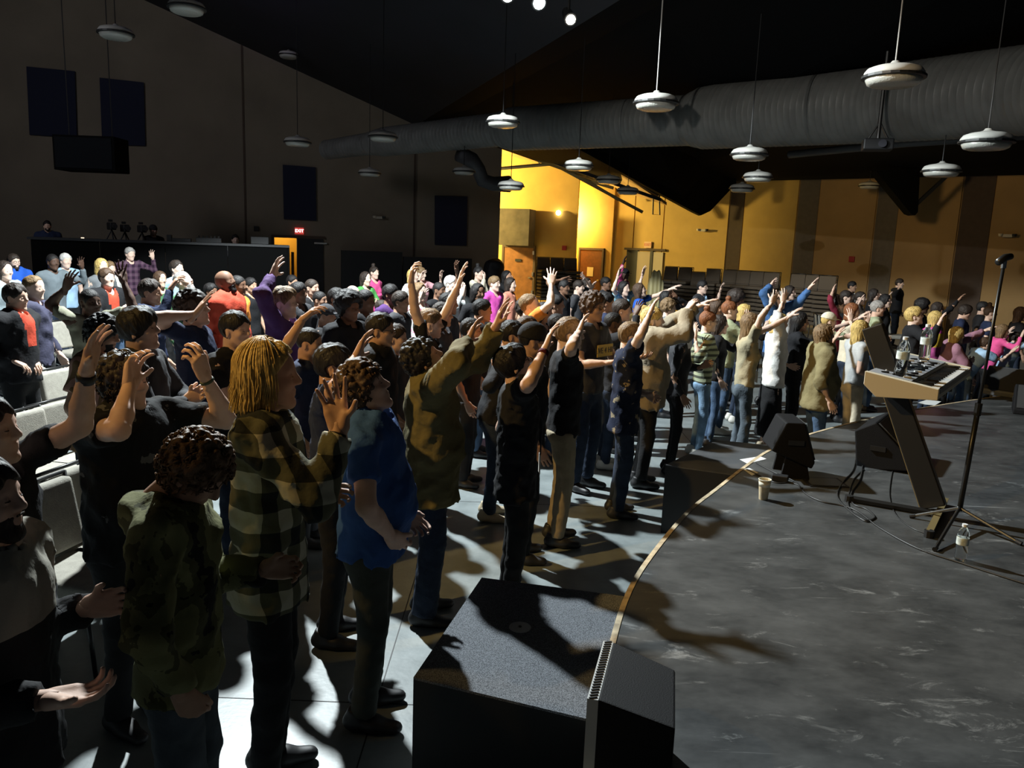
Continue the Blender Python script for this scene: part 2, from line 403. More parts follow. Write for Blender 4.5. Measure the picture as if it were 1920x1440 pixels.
def plaid_fn(c1, c2, c3, scale):
    def fn(nt, b, co):
        sep = nt.nodes.new('ShaderNodeSeparateXYZ'); nt.links.new(co(), sep.inputs[0])
        def stripe(sock, s, off=0.0):
            m = nt.nodes.new('ShaderNodeMath'); m.operation = 'MULTIPLY_ADD'; m.inputs[1].default_value = s; m.inputs[2].default_value = off; nt.links.new(sock, m.inputs[0])
            f = nt.nodes.new('ShaderNodeMath'); f.operation = 'FRACT'; nt.links.new(m.outputs[0], f.inputs[0])
            g = nt.nodes.new('ShaderNodeMath'); g.operation = 'GREATER_THAN'; g.inputs[1].default_value = .5; nt.links.new(f.outputs[0], g.inputs[0]); return g.outputs[0]
        ad = nt.nodes.new('ShaderNodeMath'); ad.operation = 'ADD'; nt.links.new(sep.outputs[0], ad.inputs[0]); nt.links.new(sep.outputs[1], ad.inputs[1])
        a, z = stripe(ad.outputs[0], scale, 20.2), stripe(sep.outputs[2], scale, 20.1)
        m1 = nt.nodes.new('ShaderNodeMix'); m1.data_type = 'RGBA'; nt.links.new(a, m1.inputs['Factor']); m1.inputs['A'].default_value = (*c1, 1); m1.inputs['B'].default_value = (*c2, 1)
        m2 = nt.nodes.new('ShaderNodeMix'); m2.data_type = 'RGBA'; nt.links.new(a, m2.inputs['Factor']); m2.inputs['A'].default_value = (*c2, 1); m2.inputs['B'].default_value = (*c3, 1)
        m3 = nt.nodes.new('ShaderNodeMix'); m3.data_type = 'RGBA'; nt.links.new(z, m3.inputs['Factor']); nt.links.new(m1.outputs['Result'], m3.inputs['A']); nt.links.new(m2.outputs['Result'], m3.inputs['B'])
        nt.links.new(m3.outputs['Result'], b.inputs['Base Color'])
    return fn
def plaid(key, c1, c2, c3, scale=7): return mat('plaid_' + key, c1, .9, fn=plaid_fn(c1, c2, c3, scale), bump=.35, bscale=45, spec=.2)
def ramp_fn(cols, scale, kind='noise', axis=2, detail=3):
    def fn(nt, b, co):
        r = nt.nodes.new('ShaderNodeValToRGB'); r.color_ramp.interpolation = 'CONSTANT' if kind != 'soft' else 'LINEAR'
        while len(r.color_ramp.elements) > 1: r.color_ramp.elements.remove(r.color_ramp.elements[0])
        for i, (p, c) in enumerate(cols):
            e = r.color_ramp.elements[0] if i == 0 else r.color_ramp.elements.new(p)
            e.position = p; e.color = (*c, 1)
        if kind in ('noise', 'soft'):
            n = nt.nodes.new('ShaderNodeTexNoise'); n.inputs['Scale'].default_value = scale; n.inputs['Detail'].default_value = detail
            nt.links.new(co(), n.inputs['Vector']); nt.links.new(n.outputs['Fac'], r.inputs['Fac'])
        else:                           # bands along an axis, once ('band') or repeated ('stripe')
            sep = nt.nodes.new('ShaderNodeSeparateXYZ'); nt.links.new(co(), sep.inputs[0])
            m = nt.nodes.new('ShaderNodeMath'); m.operation = 'MULTIPLY'; m.inputs[1].default_value = scale; nt.links.new(sep.outputs[axis], m.inputs[0])
            out = m.outputs[0]
            if kind == 'stripe':
                f = nt.nodes.new('ShaderNodeMath'); f.operation = 'FRACT'; a = nt.nodes.new('ShaderNodeMath'); a.operation = 'ADD'; a.inputs[1].default_value = 50
                nt.links.new(out, a.inputs[0]); nt.links.new(a.outputs[0], f.inputs[0]); out = f.outputs[0]
            nt.links.new(out, r.inputs['Fac'])
        nt.links.new(r.outputs['Color'], b.inputs['Base Color'])
    return fn
def pattern(key, cols, scale, kind='noise', axis=2, detail=3): return mat('cloth_' + key, cols[0][1], .88, fn=ramp_fn(cols, scale, kind, axis, detail), bump=.35, bscale=45, spec=.2)

_T = {}
def tmpl(kind, h, *a):
    k = (kind, round(h, 4)) + a
    if k not in _T: _T[k] = {'head': head_mesh, 'hair': lambda h, s, sd: hair_field(s, h, sd), 'cap': lambda h, br: cap_mesh(h, br), 'shoe': lambda h: shoe_mesh(h)}[kind](h, *a)
    return _T[k]
_TM = {}
def tmesh(kind, h, *a):
    k = (kind, round(h, 4)) + a
    if k not in _TM:
        P, Q = tmpl(kind, h, *a); _TM[k] = mesh_np(kind, P, Q)
        _TM[k].materials.append(None)
    return _TM[k]
def shared(name, me, m, parent, M):
    o = bpy.data.objects.new(name, me); link(o, parent); o.material_slots[0].link = 'OBJECT'; o.material_slots[0].material = m
    o.matrix_local = M; return o
FACE = face_bits()
PRE = {  # wrist relative to the shoulder (forward, outward, up), elbow hint, palm, hand pose
    'dn': ((.05, .10, -.50), (-1, .3, 0), 'i', 'relax'), 'up': ((.16, .06, .48), (.2, 1, -.2), 'f', 'open'), 'v': ((.14, .22, .44), (0, 1, -.3), 'f', 'open'),
    'fu': ((.36, .03, .34), (0, .6, -1), 'd', 'open'), 'fw': ((.46, .02, .08), (0, .5, -1), 'd', 'flat'), 'half': ((.26, .12, .14), (-.2, .5, -1), 'f', 'open'),
    'chest': ((.27, -.15, -.20), (-.4, 1, -.5), 'i', 'relax', (.3, .4, .3)), 'clap': ((.33, -.145, .0), (-.2, 1, -.7), 'i', 'flat', (.6, .75, .5)), 'pray': ((.24, -.155, .05), (-.1, 1, -.8), 'i', 'flat', (.2, .6, 1.2)),
    'pocket': ((.07, .05, -.44), (-1, .6, 0), 'i', 'fist'), 'palm': ((.34, .04, -.22), (-.6, .4, -.8), 'u', 'cup'), 'belly': ((.22, -.14, -.32), (-.6, 1, -.2), 'i', 'relax'),
    'out': ((.12, .44, .10), (-.5, 0, -1), 'f', 'open'), 'face': ((.20, -.10, .12), (0, 1, -1), 'b', 'relax'), 'hang': ((.02, .05, -.53), (-1, .2, 0), 'i', 'relax')}
PEOPLE = []
def person(label, u, v, d, yaw=0, fat=1.0, fem=0, skin='fair', hair=('short', 'brown'), top=None, bot=None, R='dn', L='dn', hp=0, hy=0, hr=0, lean=0,
           shoes=None, extra=(), step=0.0, group='people in the crowd', hmin=1.5, hmax=1.98, z0=0.0, seed=None):
    seed = seed or len(PEOPLE) * 13 + 5
    topd = dict(m=None, sl='s', hem=.87, lo=.0, col=0, hood=0, fold=1.0); topd.update(top or {})
    botd = dict(m=None, kind='jeans', top=.97); botd.update(bot or {})
    ln = math.radians(lean); hpr, hyr = math.radians(hp), math.radians(hy)
    Rh = np.array(Matrix.Rotation(hyr, 3, 'Z') @ Matrix.Rotation(-hpr, 3, 'Y') @ Matrix.Rotation(math.radians(hr), 3, 'X'))
    _n = V3(0, 0, .97) + V3(math.sin(ln), 0, math.cos(ln)) * .555 + V3(math.cos(ln), 0, -math.sin(ln)) * -.005
    full = (_n + Rh @ V3(.022, 0, .098))[2] + .133          # standing height of the unit figure in this pose
    hd = at(u, v, d); ht = hd.z - z0; s = ht / full
    if not hmin <= s * 1.77 <= hmax: print('HEIGHT', label, round(s * 1.77, 2), 'd', d)
    s = min(max(s, hmin / 1.77), hmax / 1.77)
    ya = math.radians(yaw); bw = fat * (.90 if fem else 1.0)
    vox = min(max(.0031 * d, .0142), .029); near = d < 6.5
    hh = .0062 if d < 4.8 else .0088 if d < 8 else .0125 if d < 13 else .016
    ha = .0052 if d < 6 else .0075 if d < 10 else .0095
    sp = V3(math.sin(ln), 0, math.cos(ln)); up = V3(0, 0, 1)
    pel = V3(0, 0, .97); T = lambda z, x=0., y=0.: pel + sp * (z - .97) + V3(math.cos(ln), 0, -math.sin(ln)) * x + V3(0, y, 0)
    piv = T(1.525, -.005); hc = piv + Rh @ V3(.022, 0, .098)
    # ---- root
    hcw = hc * s; ca, sa = math.cos(ya), math.sin(ya)
    root = Vector((hd.x - (ca * hcw[0] - sa * hcw[1]), hd.y - (sa * hcw[0] + ca * hcw[1]), z0))
    e = empty('person', root, ya); tag(e, label, 'person', group)
    PEOPLE.append((e, label))
    def tolocal(p):
        q = (Vector(p) - root); return V3(ca * q.x + sa * q.y, -sa * q.x + ca * q.y, q.z) / s
    # ---- arms
    arms = {}
    for side, spec in ((-1, R), (1, L)):
        S = T(1.425, -.01, side * .178 * bw)
        if isinstance(spec, str): rel, hint, palm, pose = PRE[spec][:4]; W = S + V3(rel[0], side * rel[1], rel[2]); hint = V3(hint[0], side * hint[1], hint[2]); bend = PRE[spec][4] if len(PRE[spec]) > 4 else None
        else:
            uu, vv, dd = spec[:3]; o = dict(zip(('hint', 'palm', 'pose', 'bend'), spec[3:])); W = tolocal(at(uu, vv, d + dd))
            hint = o.get('hint') or (-.8, .4, -.8); hint = V3(hint[0], side * hint[1], hint[2]); palm = o.get('palm', 'f'); pose = o.get('pose', 'open'); bend = o.get('bend')
        if W[2] > S[2] - .1:           # raised arm lifts the shoulder
            k = min(1, (W[2] - S[2] + .1) / .5); S = S + V3(.01, -side * .02, .055) * k
        a, b = .295, .255; D = W - S; ln_ = np.linalg.norm(D)
        if ln_ > (a + b) * .995: D = D / ln_ * (a + b) * .995; W = S + D; ln_ = (a + b) * .995
        if ln_ < .12: D = nrm(D) * .12; W = S + D; ln_ = .12
        x = (a * a - b * b + ln_ * ln_) / (2 * ln_); hgt = math.sqrt(max(0, a * a - x * x)); dn_ = D / ln_
        hv = hint - dn_ * (hint @ dn_); E_ = S + dn_ * x + nrm(hv) * hgt
        fd = nrm(W - E_); hdir = fd if bend is None else nrm(fd + V3(bend[0], side * bend[1], bend[2]))
        pn = {'f': V3(1, 0, 0), 'b': V3(-1, 0, 0), 'i': V3(0, -side, 0), 'o': V3(0, side, 0), 'd': V3(.2, 0, -1), 'u': V3(0, 0, 1), 'c': V3(-sa, -ca, 0), 'a': V3(sa, ca, 0)}[palm]
        arms[side] = (S, E_, W, hdir, pn, pose)
    # ---- skin: one surface for trunk, legs, neck and arms
    st = .105; legs = {}
    for side in (-1, 1):
        hip = V3(0, side * .088 * bw, .92); ank = V3(-.02 + side * step, side * st, .085); kn = (hip + ank) / 2 + V3(.035, side * .005, .03)
        legs[side] = (hip, kn, ank)
    pts = [pel, hc, T(1.48)] + [q for a_ in arms.values() for q in a_[:3]] + [q for l in legs.values() for q in l]
    lo = np.min(pts, 0) - .3; hi = np.max(pts, 0) + .3
    F = Field(lo * s, hi * s, vox * 1.2); c = lambda a, b, ra, rb, k=.03, **kw: F.cone(np.asarray(a) * s, np.asarray(b) * s, ra * s, rb * s, k * s, **kw)
    c(T(.95), T(1.10), .140 * bw, .125 * bw, .04, flat=(1, 0, 0), fs=.68); c(T(1.10), T(1.34), .125 * bw, .140 * bw, .05, flat=(1, 0, 0), fs=.68)
    c(T(1.36, 0, -.07), T(1.36, 0, .07), .07, .07, .05)
    c(T(1.40, -.015), piv + Rh @ V3(-.012, 0, .04), .064 if not fem else .054, .055 if not fem else .047, .03)
    for side, (S, E_, W, hdir, pn, pose) in arms.items():
        am = .92 if fem else 1.0; am *= .75 + .25 * fat
        c(T(1.44, -.01, side * .05), S, .05, .052 * am, .04)
        c(S, S + (E_ - S) * .45, .053 * am, .050 * am, .03); c(S + (E_ - S) * .45, E_, .050 * am, .040 * am, .02)
        c(E_, E_ + (W - E_) * .35, .040 * am, .0415 * am, .02); c(E_ + (W - E_) * .35, W, .0415 * am, .0265 * am, .015)
        c(W, W + hdir * .02, .0255 * am, .024, .01)
    for side, (hip, kn, ank) in legs.items():
        if botd['kind'] not in ('skirt', 'shorts'): c(hip, hip + (kn - hip) * .5, .07 * bw, .05, .03); continue
        c(hip, kn, .080 * bw, .052, .03); c(kn, kn + (ank - kn) * .4, .052, .050, .02); c(kn + (ank - kn) * .4, ank, .050, .034, .02); c(ank, ank + V3(.06, 0, -.04), .034, .03, .02)
    P, Q = F.mesh(); Ps, Qs, Ms = [P], [Q], [np.zeros(len(Q), np.int32)]; n = len(P)
    def put(P2, Q2, m):
        nonlocal n
        Ps.append(P2); Qs.append(Q2 + n); Ms.append(np.full(len(Q2), m, np.int32)); n += len(P2)
    hP, hQ = tmpl('head', hh, fem); put((hP @ Rh.T + hc) * s, hQ, 0)
    if d < 13:
        for fP, fQ, fm in FACE: put((fP @ Rh.T + hc) * s, fQ, fm)
    for side, (S, E_, W, hdir, pn, pose) in arms.items():
        gP, gQ = hand_mesh(pose, ha); X = hdir; Z = -nrm(pn - X * (pn @ X)); Y = np.cross(Z, X)
        g = gP * V3(1, -side if True else 1, 1) * (.93 if fem else 1.02)
        M3 = np.stack([X, Y, Z], 1)
        put((g @ M3.T + W) * s, gQ if side < 0 else gQ[:, ::-1], 0)
    me = mesh_np('body', np.concatenate(Ps), np.concatenate(Qs)); me.polygons.foreach_set('material_index', np.concatenate(Ms))
    obj('body', me, [skin_mat(skin), hair_mat(hair[1] if hair else 'dark')], e)
    # ---- top
    if topd['m']:
        lo_ = topd['lo']; F = Field(lo * s, hi * s, vox); hem = topd['hem']; bl = max(0, fat - 1)
        c(T(1.36, 0), T(1.12, .005), (.170 + lo_) * bw, (.150 + lo_) * bw * (1 + .25 * bl), .05, flat=(1, 0, 0), fs=.70)
        c(T(1.12, .005), T(hem, .0), (.150 + lo_) * bw * (1 + .25 * bl), (.174 + lo_) * bw * (1 + .1 * bl), .05, flat=(1, 0, 0), fs=.76, cut=1)
        c(T(1.41, -.015, -.09), T(1.41, -.015, .09), .075, .075, .05); c(T(1.22, .02), T(1.32, .015), .125 * bw, .13 * bw, .06, flat=(1, 0, 0), fs=.85)
        if fat > 1.05: F.ell(T(1.10, .07 * fat) * s, V3(.12, .15, .15) * fat * s, .06 * s)
        if fem:
            for y in (-1, 1): F.ell(T(1.27, .085, y * .07) * s, V3(.06, .065, .07) * s * (.9 + .3 * bl), .04 * s)
        for side, (S, E_, W, hdir, pn, pose) in arms.items():
            am = (.92 if fem else 1.0) * (.8 + .2 * fat); sr = lo_ * .8
            c(T(1.42, -.01, side * .07), S, .072, (.067 + sr) * am, .05)
            if topd['sl'] == 's': c(S, S + (E_ - S) * .66, (.064 + sr) * am, (.060 + sr) * am, .014, cut=1)
            elif topd['sl'] == '3': c(S, E_, (.065 + sr) * am, (.054 + sr) * am, .014); c(E_, E_ + (W - E_) * .35, (.054 + sr) * am, (.052 + sr) * am, .02, cut=1)
            elif topd['sl'] == 'l':
                c(S, E_, (.065 + sr) * am, (.053 + sr) * am, .014); c(E_, E_ + (W - E_) * .93, (.053 + sr) * am, (.038 + sr * .8) * am, .02, cut=1)
        nb = T(1.475, -.012)
        if topd['col']: c(nb - sp * .03, nb + nrm(piv - nb + V3(0, 0, .05)) * .045, .076, .068, .015, cut=1)
        if topd['hood']: F.ell(T(1.45, -.10) * s, V3(.075, .115, .06) * s, .04 * s); c(T(1.47, -.06, -.07), T(1.42, .07, -.035), .03, .025, .03); c(T(1.47, -.06, .07), T(1.42, .07, .035), .03, .025, .03)
        X, Y, Z = F.axes(); k_ = topd['fold'] * (1.25 if near else 1.6)
        F.g += ((.0085 * k_) * waves(X, Y, Z * .8, seed, 30, 5) + (.005 * k_) * waves(X, Y * 1.2, Z * .6, seed + 1, 62, 4)).astype(np.float32)
        if d < 10: F.g += (.011 * k_ * (np.abs(waves(X * 1.1, Y * .8, Z, seed + 7, 26, 3)) - .3) + (.006 * k_ * (np.abs(waves(X, Y, Z * 1.2, seed + 8, 55, 3)) - .3) if near else 0)).astype(np.float32)   # creases
        if not topd['col'] and not topd['hood']:       # neck opening
            F.cone(T(1.455, .035) * s, T(1.60, .0) * s, .066 * s, .075 * s, .012, op='sub')
        else: F.cone(T(1.47, .03) * s, T(1.62, .02) * s, .058 * s, .07 * s, .01, op='sub')
        P, Q = F.mesh(); P = relax(P, Q, 1, .3); o = obj(topd.get('name', 'shirt'), mesh_np('shirt', P, Q), topd['m'], e)
        if topd.get('front'):          # a jacket worn open over another garment
            fm = topd['front']; me2 = o.data; me2.materials.append(fm)
            cx = P[Q].mean(1); hw = .028 * s; msk = (np.abs(cx[:, 1]) < hw + .05 * s * np.clip((cx[:, 2] / s - 1.1) / .35, 0, 1)) & (cx[:, 0] > .03) & (cx[:, 2] > 1.2 * s) & (cx[:, 2] < 1.5 * s)
            me2.polygons.foreach_set('material_index', msk.astype(np.int32))
    # ---- trousers / skirt
    if botd['m']:
        lo2 = np.array([lo[0], lo[1], 0.0]); hi2 = np.array([hi[0], hi[1], 1.1])
        F = Field(lo2 * s, hi2 * s, min(max(vox, .018), .025)); kd = botd['kind']
        c(V3(0, 0, .90), V3(0, 0, botd['top'] + .06), .152 * bw, .138 * bw, .04, flat=(1, 0, 0), fs=.74, cut=1)
        if kd == 'skirt': c(V3(0, 0, .92), V3(0, 0, .22), .16 * bw, .22 * bw, .03, flat=(1, 0, 0), fs=.8, cut=1)
        else:
            rk, ra = {'jeans': (.068, .058), 'skinny': (.056, .043), 'flare': (.058, .075), 'loose': (.080, .078), 'shorts': (.085, .085)}[kd]
            for side, (hip, kn, ank) in legs.items():
                F.ell(V3(-.045, side * .07 * bw, .90) * s, V3(.085, .085 * bw, .10) * s, .04 * s)
                if kd == 'shorts': c(hip, kn, .095 * bw, rk, .03, cut=1); continue
                c(hip, kn, .092 * bw, rk, .03); c(kn, kn + (ank - kn) * .97 + V3(0, 0, -.02), rk, ra, .02, cut=1)
        X, Y, Z = F.axes(); F.g += (.007 * waves(X, Y, Z * 1.5, seed + 3, 34, 5) + .008 * (np.abs(waves(X * .7, Y * .7, Z * 1.6, seed + 4, 30, 3)) - .3)).astype(np.float32)
        if topd['m']: F.clip((0, 0, 1), (min(topd['hem'], .95) + .045) * s)
        P, Q = F.mesh(); P = relax(P, Q, 1, .3); obj('skirt' if kd == 'skirt' else 'trousers', mesh_np('trousers', P, Q), botd['m'], e)
    # ---- shoes
    if shoes:
        sm = tmesh('shoe', .011 if d < 9 else .016)
        for side, (hip, kn, ank) in legs.items():
            shared('shoe', sm, shoes, e, Matrix.LocRotScale(Vector((ank[0] * s, ank[1] * s, 0.001)), Matrix.Rotation(side * .18, 3, 'Z').to_quaternion(), Vector((s, s, s))))
    # ---- hair and things worn on the head
    HM = Matrix.LocRotScale(Vector(hc * s), Matrix(Rh.tolist()).to_quaternion(), Vector((s, s, s)))
    if hair and hair[0] not in ('bald', 'cap', 'beanie'):
        shared('hair', tmesh('hair', hh * (1.0 if d < 8 else 1.1), hair[0], (seed % 3) + 1), hair_mat(hair[1]), e, HM)
    if hair and hair[0] in ('cap', 'beanie'):
        shared('cap' if hair[0] == 'cap' else 'beanie', tmesh('cap', hh, hair[0] == 'cap'), hair[2], e, HM)
        shared('hair', tmesh('hair', hh, 'buzz', 1), hair_mat(hair[1]), e, HM)
    for x in extra:
        if x == 'glasses':
            g = MB()
            for y in (-1, 1):
                g.tube([(.094, y * .032 + .021 * math.cos(t), .002 + .016 * math.sin(t)) for t in np.linspace(0, 2 * PI, 17)], .002, 5, cap=False)
                g.tube([(.094, y * .053, .006), (.06, y * .073, .008), (-.012, y * .076, .006)], .002, 5)
            g.tube([(.096, -.011, .006), (.1, 0, .008), (.096, .011, .006)], .0018, 5)
            o = g.build('glasses', mat('glasses_frame', (.015, .015, .015), .3), e); o.matrix_local = HM
        elif x == 'beard' or x == 'goatee':
            B = Field((-.05, -.1, -.16), (.14, .1, .02), max(hh, .006))
            B.ell((.030, 0, -.046), (.066, .060, .082), .02); B.ell((.074, 0, -.104), (.024, .028, .023), .02)
            for y in (-1, 1): B.cone((.0, y * .055, -.03), (.066, y * .016, -.106), .016, .02, .02)
            X, Y, Z = B.axes(); B.g = np.maximum(B.g, np.maximum(Z + .046 - .02 * (np.abs(Y) > .03), -(np.sqrt((X - .1) ** 2 + Y ** 2 * .7 + ((Z + .062) * 1.3) ** 2) - .021)).astype(np.float32) + 0 * X.astype(np.float32))
            B.cone((.1, -.02, -.047), (.1, .02, -.047), .004, .004, .003)
            P, Q = B.mesh(); o = obj('beard', mesh_np('beard', P * .94, Q), hair_mat(hair[1]), e); o.matrix_local = HM
        elif x[0] == 'band':           # wristband or watch: ('band', side, material, width)
            S, E_, W, hdir, pn, pose = arms[x[1]]; f_ = nrm(W - E_); a0, b0 = (W - f_ * (.015 + x[3])) * s, (W - f_ * .015) * s
            MB().tube([a0, (a0 + b0) / 2, b0], [.0315 * s, .033 * s, .0305 * s], 16).build('wristband', x[2], e, smooth=True)
        elif x[0] == 'badge':          # lanyard and name card
            z = x[1]; fr = .125 * bw + .02
            card = MB().box((fr * s + .012, .02, z * s), (.004, .075, .12)); card.build('name_card', mat('card_white', (.75, .73, .66), .4), e)
            lt = MB()
            for y in (-1, 1): lt.tube([T(1.47, -.01, y * .06) * s, T(1.40, .09, y * .055) * s, T(1.27, fr + .015, y * .03 + .01) * s, V3(fr + .015, .02, z + .06) * s], .005, 5)
            lt.build('lanyard', mat('lanyard', x[2] if len(x) > 2 else (.02, .02, .03), .7), e)
        elif x[0] == 'curls':          # loose locks that catch the light: ('curls', count, length, seed)
            r = np.random.default_rng(x[3]); m = MB()
            for i in range(x[1]):
                q = nrm(r.normal(size=3)); p = V3(-.014 + q[0] * .118, q[1] * .094, .036 + q[2] * .116)
                if .74 * p[0] - .67 * p[2] > .035 or p[2] < -.08: continue
                t = nrm(np.cross(q, nrm(r.normal(size=3)))); b2 = np.cross(q, t); L_ = x[2] * r.uniform(.6, 1.3); ph = r.uniform(0, 6.28)
                m.tube([(p + q * (.004 + .010 * math.sin(w_ * 1.2)) + t * .008 * math.cos(ph + w_ * 2.4) * (1 if w_ else .2) + b2 * .008 * math.sin(ph + w_ * 2.4) - V3(0, 0, 1) * L_ * w_ / 4 + q * L_ * .25 * w_ / 4) * .94 for w_ in range(5)], [.0035, .0038, .0035, .003, .0012], 4, cap=False)
            o = m.build('hair_curls', hair_mat(hair[1]), e, smooth=True); o.matrix_local = HM; o['kind'] = 'stuff'
        elif x[0] == 'strands':        # long combed locks falling from the crown: ('strands', count, z end, seed)
            r = np.random.default_rng(x[3]); m = MB()
            for i in range(x[1]):
                th = r.uniform(1.2, 2 * PI - 1.2); pts_ = []; off = r.uniform(.0, .008); wv = r.uniform(0, 6.28); a1 = th + r.normal() * .1
                zend = x[2] + r.uniform(-.03, .06)
                for q in range(9):
                    w_ = q / 8; ph = w_ * 1.75
                    if ph < 1.45: pt = V3(-.014 + math.cos(a1) * (.113 + off) * math.sin(ph), math.sin(a1) * (.092 + off) * math.sin(ph), .036 + (.114 + off) * math.cos(ph))
                    else:
                        w2 = (w_ - 1.45 / 1.75) / (1 - 1.45 / 1.75); b3 = pts_[-1] if False else V3(-.014 + math.cos(a1) * (.114 + off), math.sin(a1) * (.094 + off), .03)
                        fl = .016 * w2 * w2 * math.sin(wv); pt = b3 + V3(math.cos(a1) * fl + .006 * math.sin(wv + 4 * w2), math.sin(a1) * fl + .006 * math.cos(wv + 4 * w2), (zend - .03) * (.25 + .75 * w2))
                    pts_.append(pt * .94)
                m.tube(pts_, [.0015, .003, .0032, .0032, .0032, .003, .003, .0025, .001], 4, cap=False)
            o = m.build('hair_strands', hair_mat(hair[1]), e, smooth=True); o.matrix_local = HM; o['kind'] = 'stuff'
        elif x[0] == 'text':           # flat print on the chest: ('text', string, z, size, ink, patch)
            z = x[2]; fr = x[6] if len(x) > 6 else .15
            if x[5]: MB().box((fr * s, 0, z * s), (.006, .26, .11)).build('chest_print', x[5], e)
            text_mesh('chest_lettering', x[1], x[3], x[4], e, Matrix.LocRotScale(Vector(((fr + .005) * s, 0, z * s)), Matrix(((0, 0, 1), (1, 0, 0), (0, 1, 0))).to_quaternion(), Vector((1, 1, 1))))
        elif x[0] == 'graphic':        # printed artwork as an inset panel of cloth
            MB().box((x[2] * s, 0, x[1] * s), (.006, x[3], x[4])).build('chest_print', x[5], e, bevel=.002)
    return e
# ------------------------------------------------------------------ setting: materials
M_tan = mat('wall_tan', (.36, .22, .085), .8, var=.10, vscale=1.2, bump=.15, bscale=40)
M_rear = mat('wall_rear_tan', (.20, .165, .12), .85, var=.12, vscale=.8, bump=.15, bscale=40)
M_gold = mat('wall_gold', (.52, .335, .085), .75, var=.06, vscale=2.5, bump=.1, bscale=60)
M_brown = mat('panel_brown', (.07, .045, .03), .8, var=.1)
M_grey = mat('panel_grey', (.13, .105, .075), .8, var=.1)
M_black = mat('black_paint', (.008, .008, .009), .6)
M_roof2 = mat('ceiling_flat_black', (.0035, .0035, .004), .9, spec=.1)
M_beam = mat('beam_black', (.003, .003, .003), .9, spec=.1)
M_roof = mat('ceiling_black', (.011, .012, .018), .75, var=.3, vscale=.6)
M_navy = mat('acoustic_navy', (.010, .013, .035), .9, bump=.3, bscale=120)
M_metal = mat('dark_metal', (.05, .05, .05), .4, metal=.8)
M_steel = mat('bright_steel', (.55, .55, .53), .3, metal=1)
M_wood = mat('door_wood', (.20, .085, .03), .45, var=.25, vscale=5)
def struct(o): o['kind'] = 'structure'; return o

# ---- floor
def concrete(nt, b, co):
    n = nt.nodes.new('ShaderNodeTexNoise'); n.inputs['Scale'].default_value = 1.6; n.inputs['Detail'].default_value = 8; n.inputs['Roughness'].default_value = .7
    nt.links.new(co(), n.inputs['Vector']); r = nt.nodes.new('ShaderNodeValToRGB')
    r.color_ramp.elements[0].position = .3; r.color_ramp.elements[0].color = (.13, .152, .155, 1); r.color_ramp.elements[1].position = .75; r.color_ramp.elements[1].color = (.29, .325, .33, 1)
    nt.links.new(n.outputs['Fac'], r.inputs['Fac']); nt.links.new(r.outputs['Color'], b.inputs['Base Color'])
    m = nt.nodes.new('ShaderNodeMapRange'); m.inputs['To Min'].default_value = .28; m.inputs['To Max'].default_value = .5; nt.links.new(n.outputs['Fac'], m.inputs['Value']); nt.links.new(m.outputs['Result'], b.inputs['Roughness'])
M_floor = mat('floor_concrete', (.3, .3, .3), .4, fn=concrete, bump=.08, bscale=30)
fl = struct(MB().box((0, 15, -.05), (44, 44, .1)).build('floor', M_floor))
fl['label'] = 'sealed pale grey concrete floor'
for x in (-6.5, -3.4, -.62, 2.2): struct(MB().box((x, 12, .0005), (.006, 30, .002)).build('floor_joint', M_black, fl))
for y in (3.62, 6.8, 10): struct(MB().box((-2, y, .0005), (20, .006, .002)).build('floor_joint', M_black, fl))

# ---- rear wall (receding to the right), with a lit doorway
RA, RB = Vector((-15.2, 23.5, 0)), Vector((-.72, 28.5, 0))
RD = (RB - RA).normalized(); RN = Vector((RD.y, -RD.x, 0))          # towards the camera
def wallpt(u, v, A, D, off=0.0):
    n = Vector((D.y, -D.x, 0)); d = ray(u, v); o = Vector((0, 0, CH)); t = ((A + n * off) - o).dot(n) / d.dot(n); return o + d * t
def rear(u, v, off=0.0): return wallpt(u, v, RA, RD, off)
def along(p): return (p - RA).dot(RD)
def slab(name, A, D, t0, t1, z0, z1, th, m, parent=None, off=0.0):
    n = Vector((D.y, -D.x, 0)); p = lambda t, z, o: A + D * t + Vector((0, 0, z)) + n * o
    mb = MB(); mb.prism([p(t0, z0, off), p(t1, z0, off), p(t1, z1, off), p(t0, z1, off)], -n * th, n * 0)
    return mb.build(name, m, parent)
d0, d1 = along(rear(515, 500)), along(rear(557, 500)); dz = rear(536, 446).z
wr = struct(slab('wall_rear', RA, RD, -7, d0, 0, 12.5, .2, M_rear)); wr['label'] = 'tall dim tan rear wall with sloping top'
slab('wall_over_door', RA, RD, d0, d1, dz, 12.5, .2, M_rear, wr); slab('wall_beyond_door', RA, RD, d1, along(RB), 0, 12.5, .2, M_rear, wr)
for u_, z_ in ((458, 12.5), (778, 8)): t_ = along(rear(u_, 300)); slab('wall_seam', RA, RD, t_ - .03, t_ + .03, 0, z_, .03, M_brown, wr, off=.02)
slab('wall_pier', RA, RD, along(rear(781, 300)), along(RB), 0, 8, .25, M_rear, wr, off=.22)
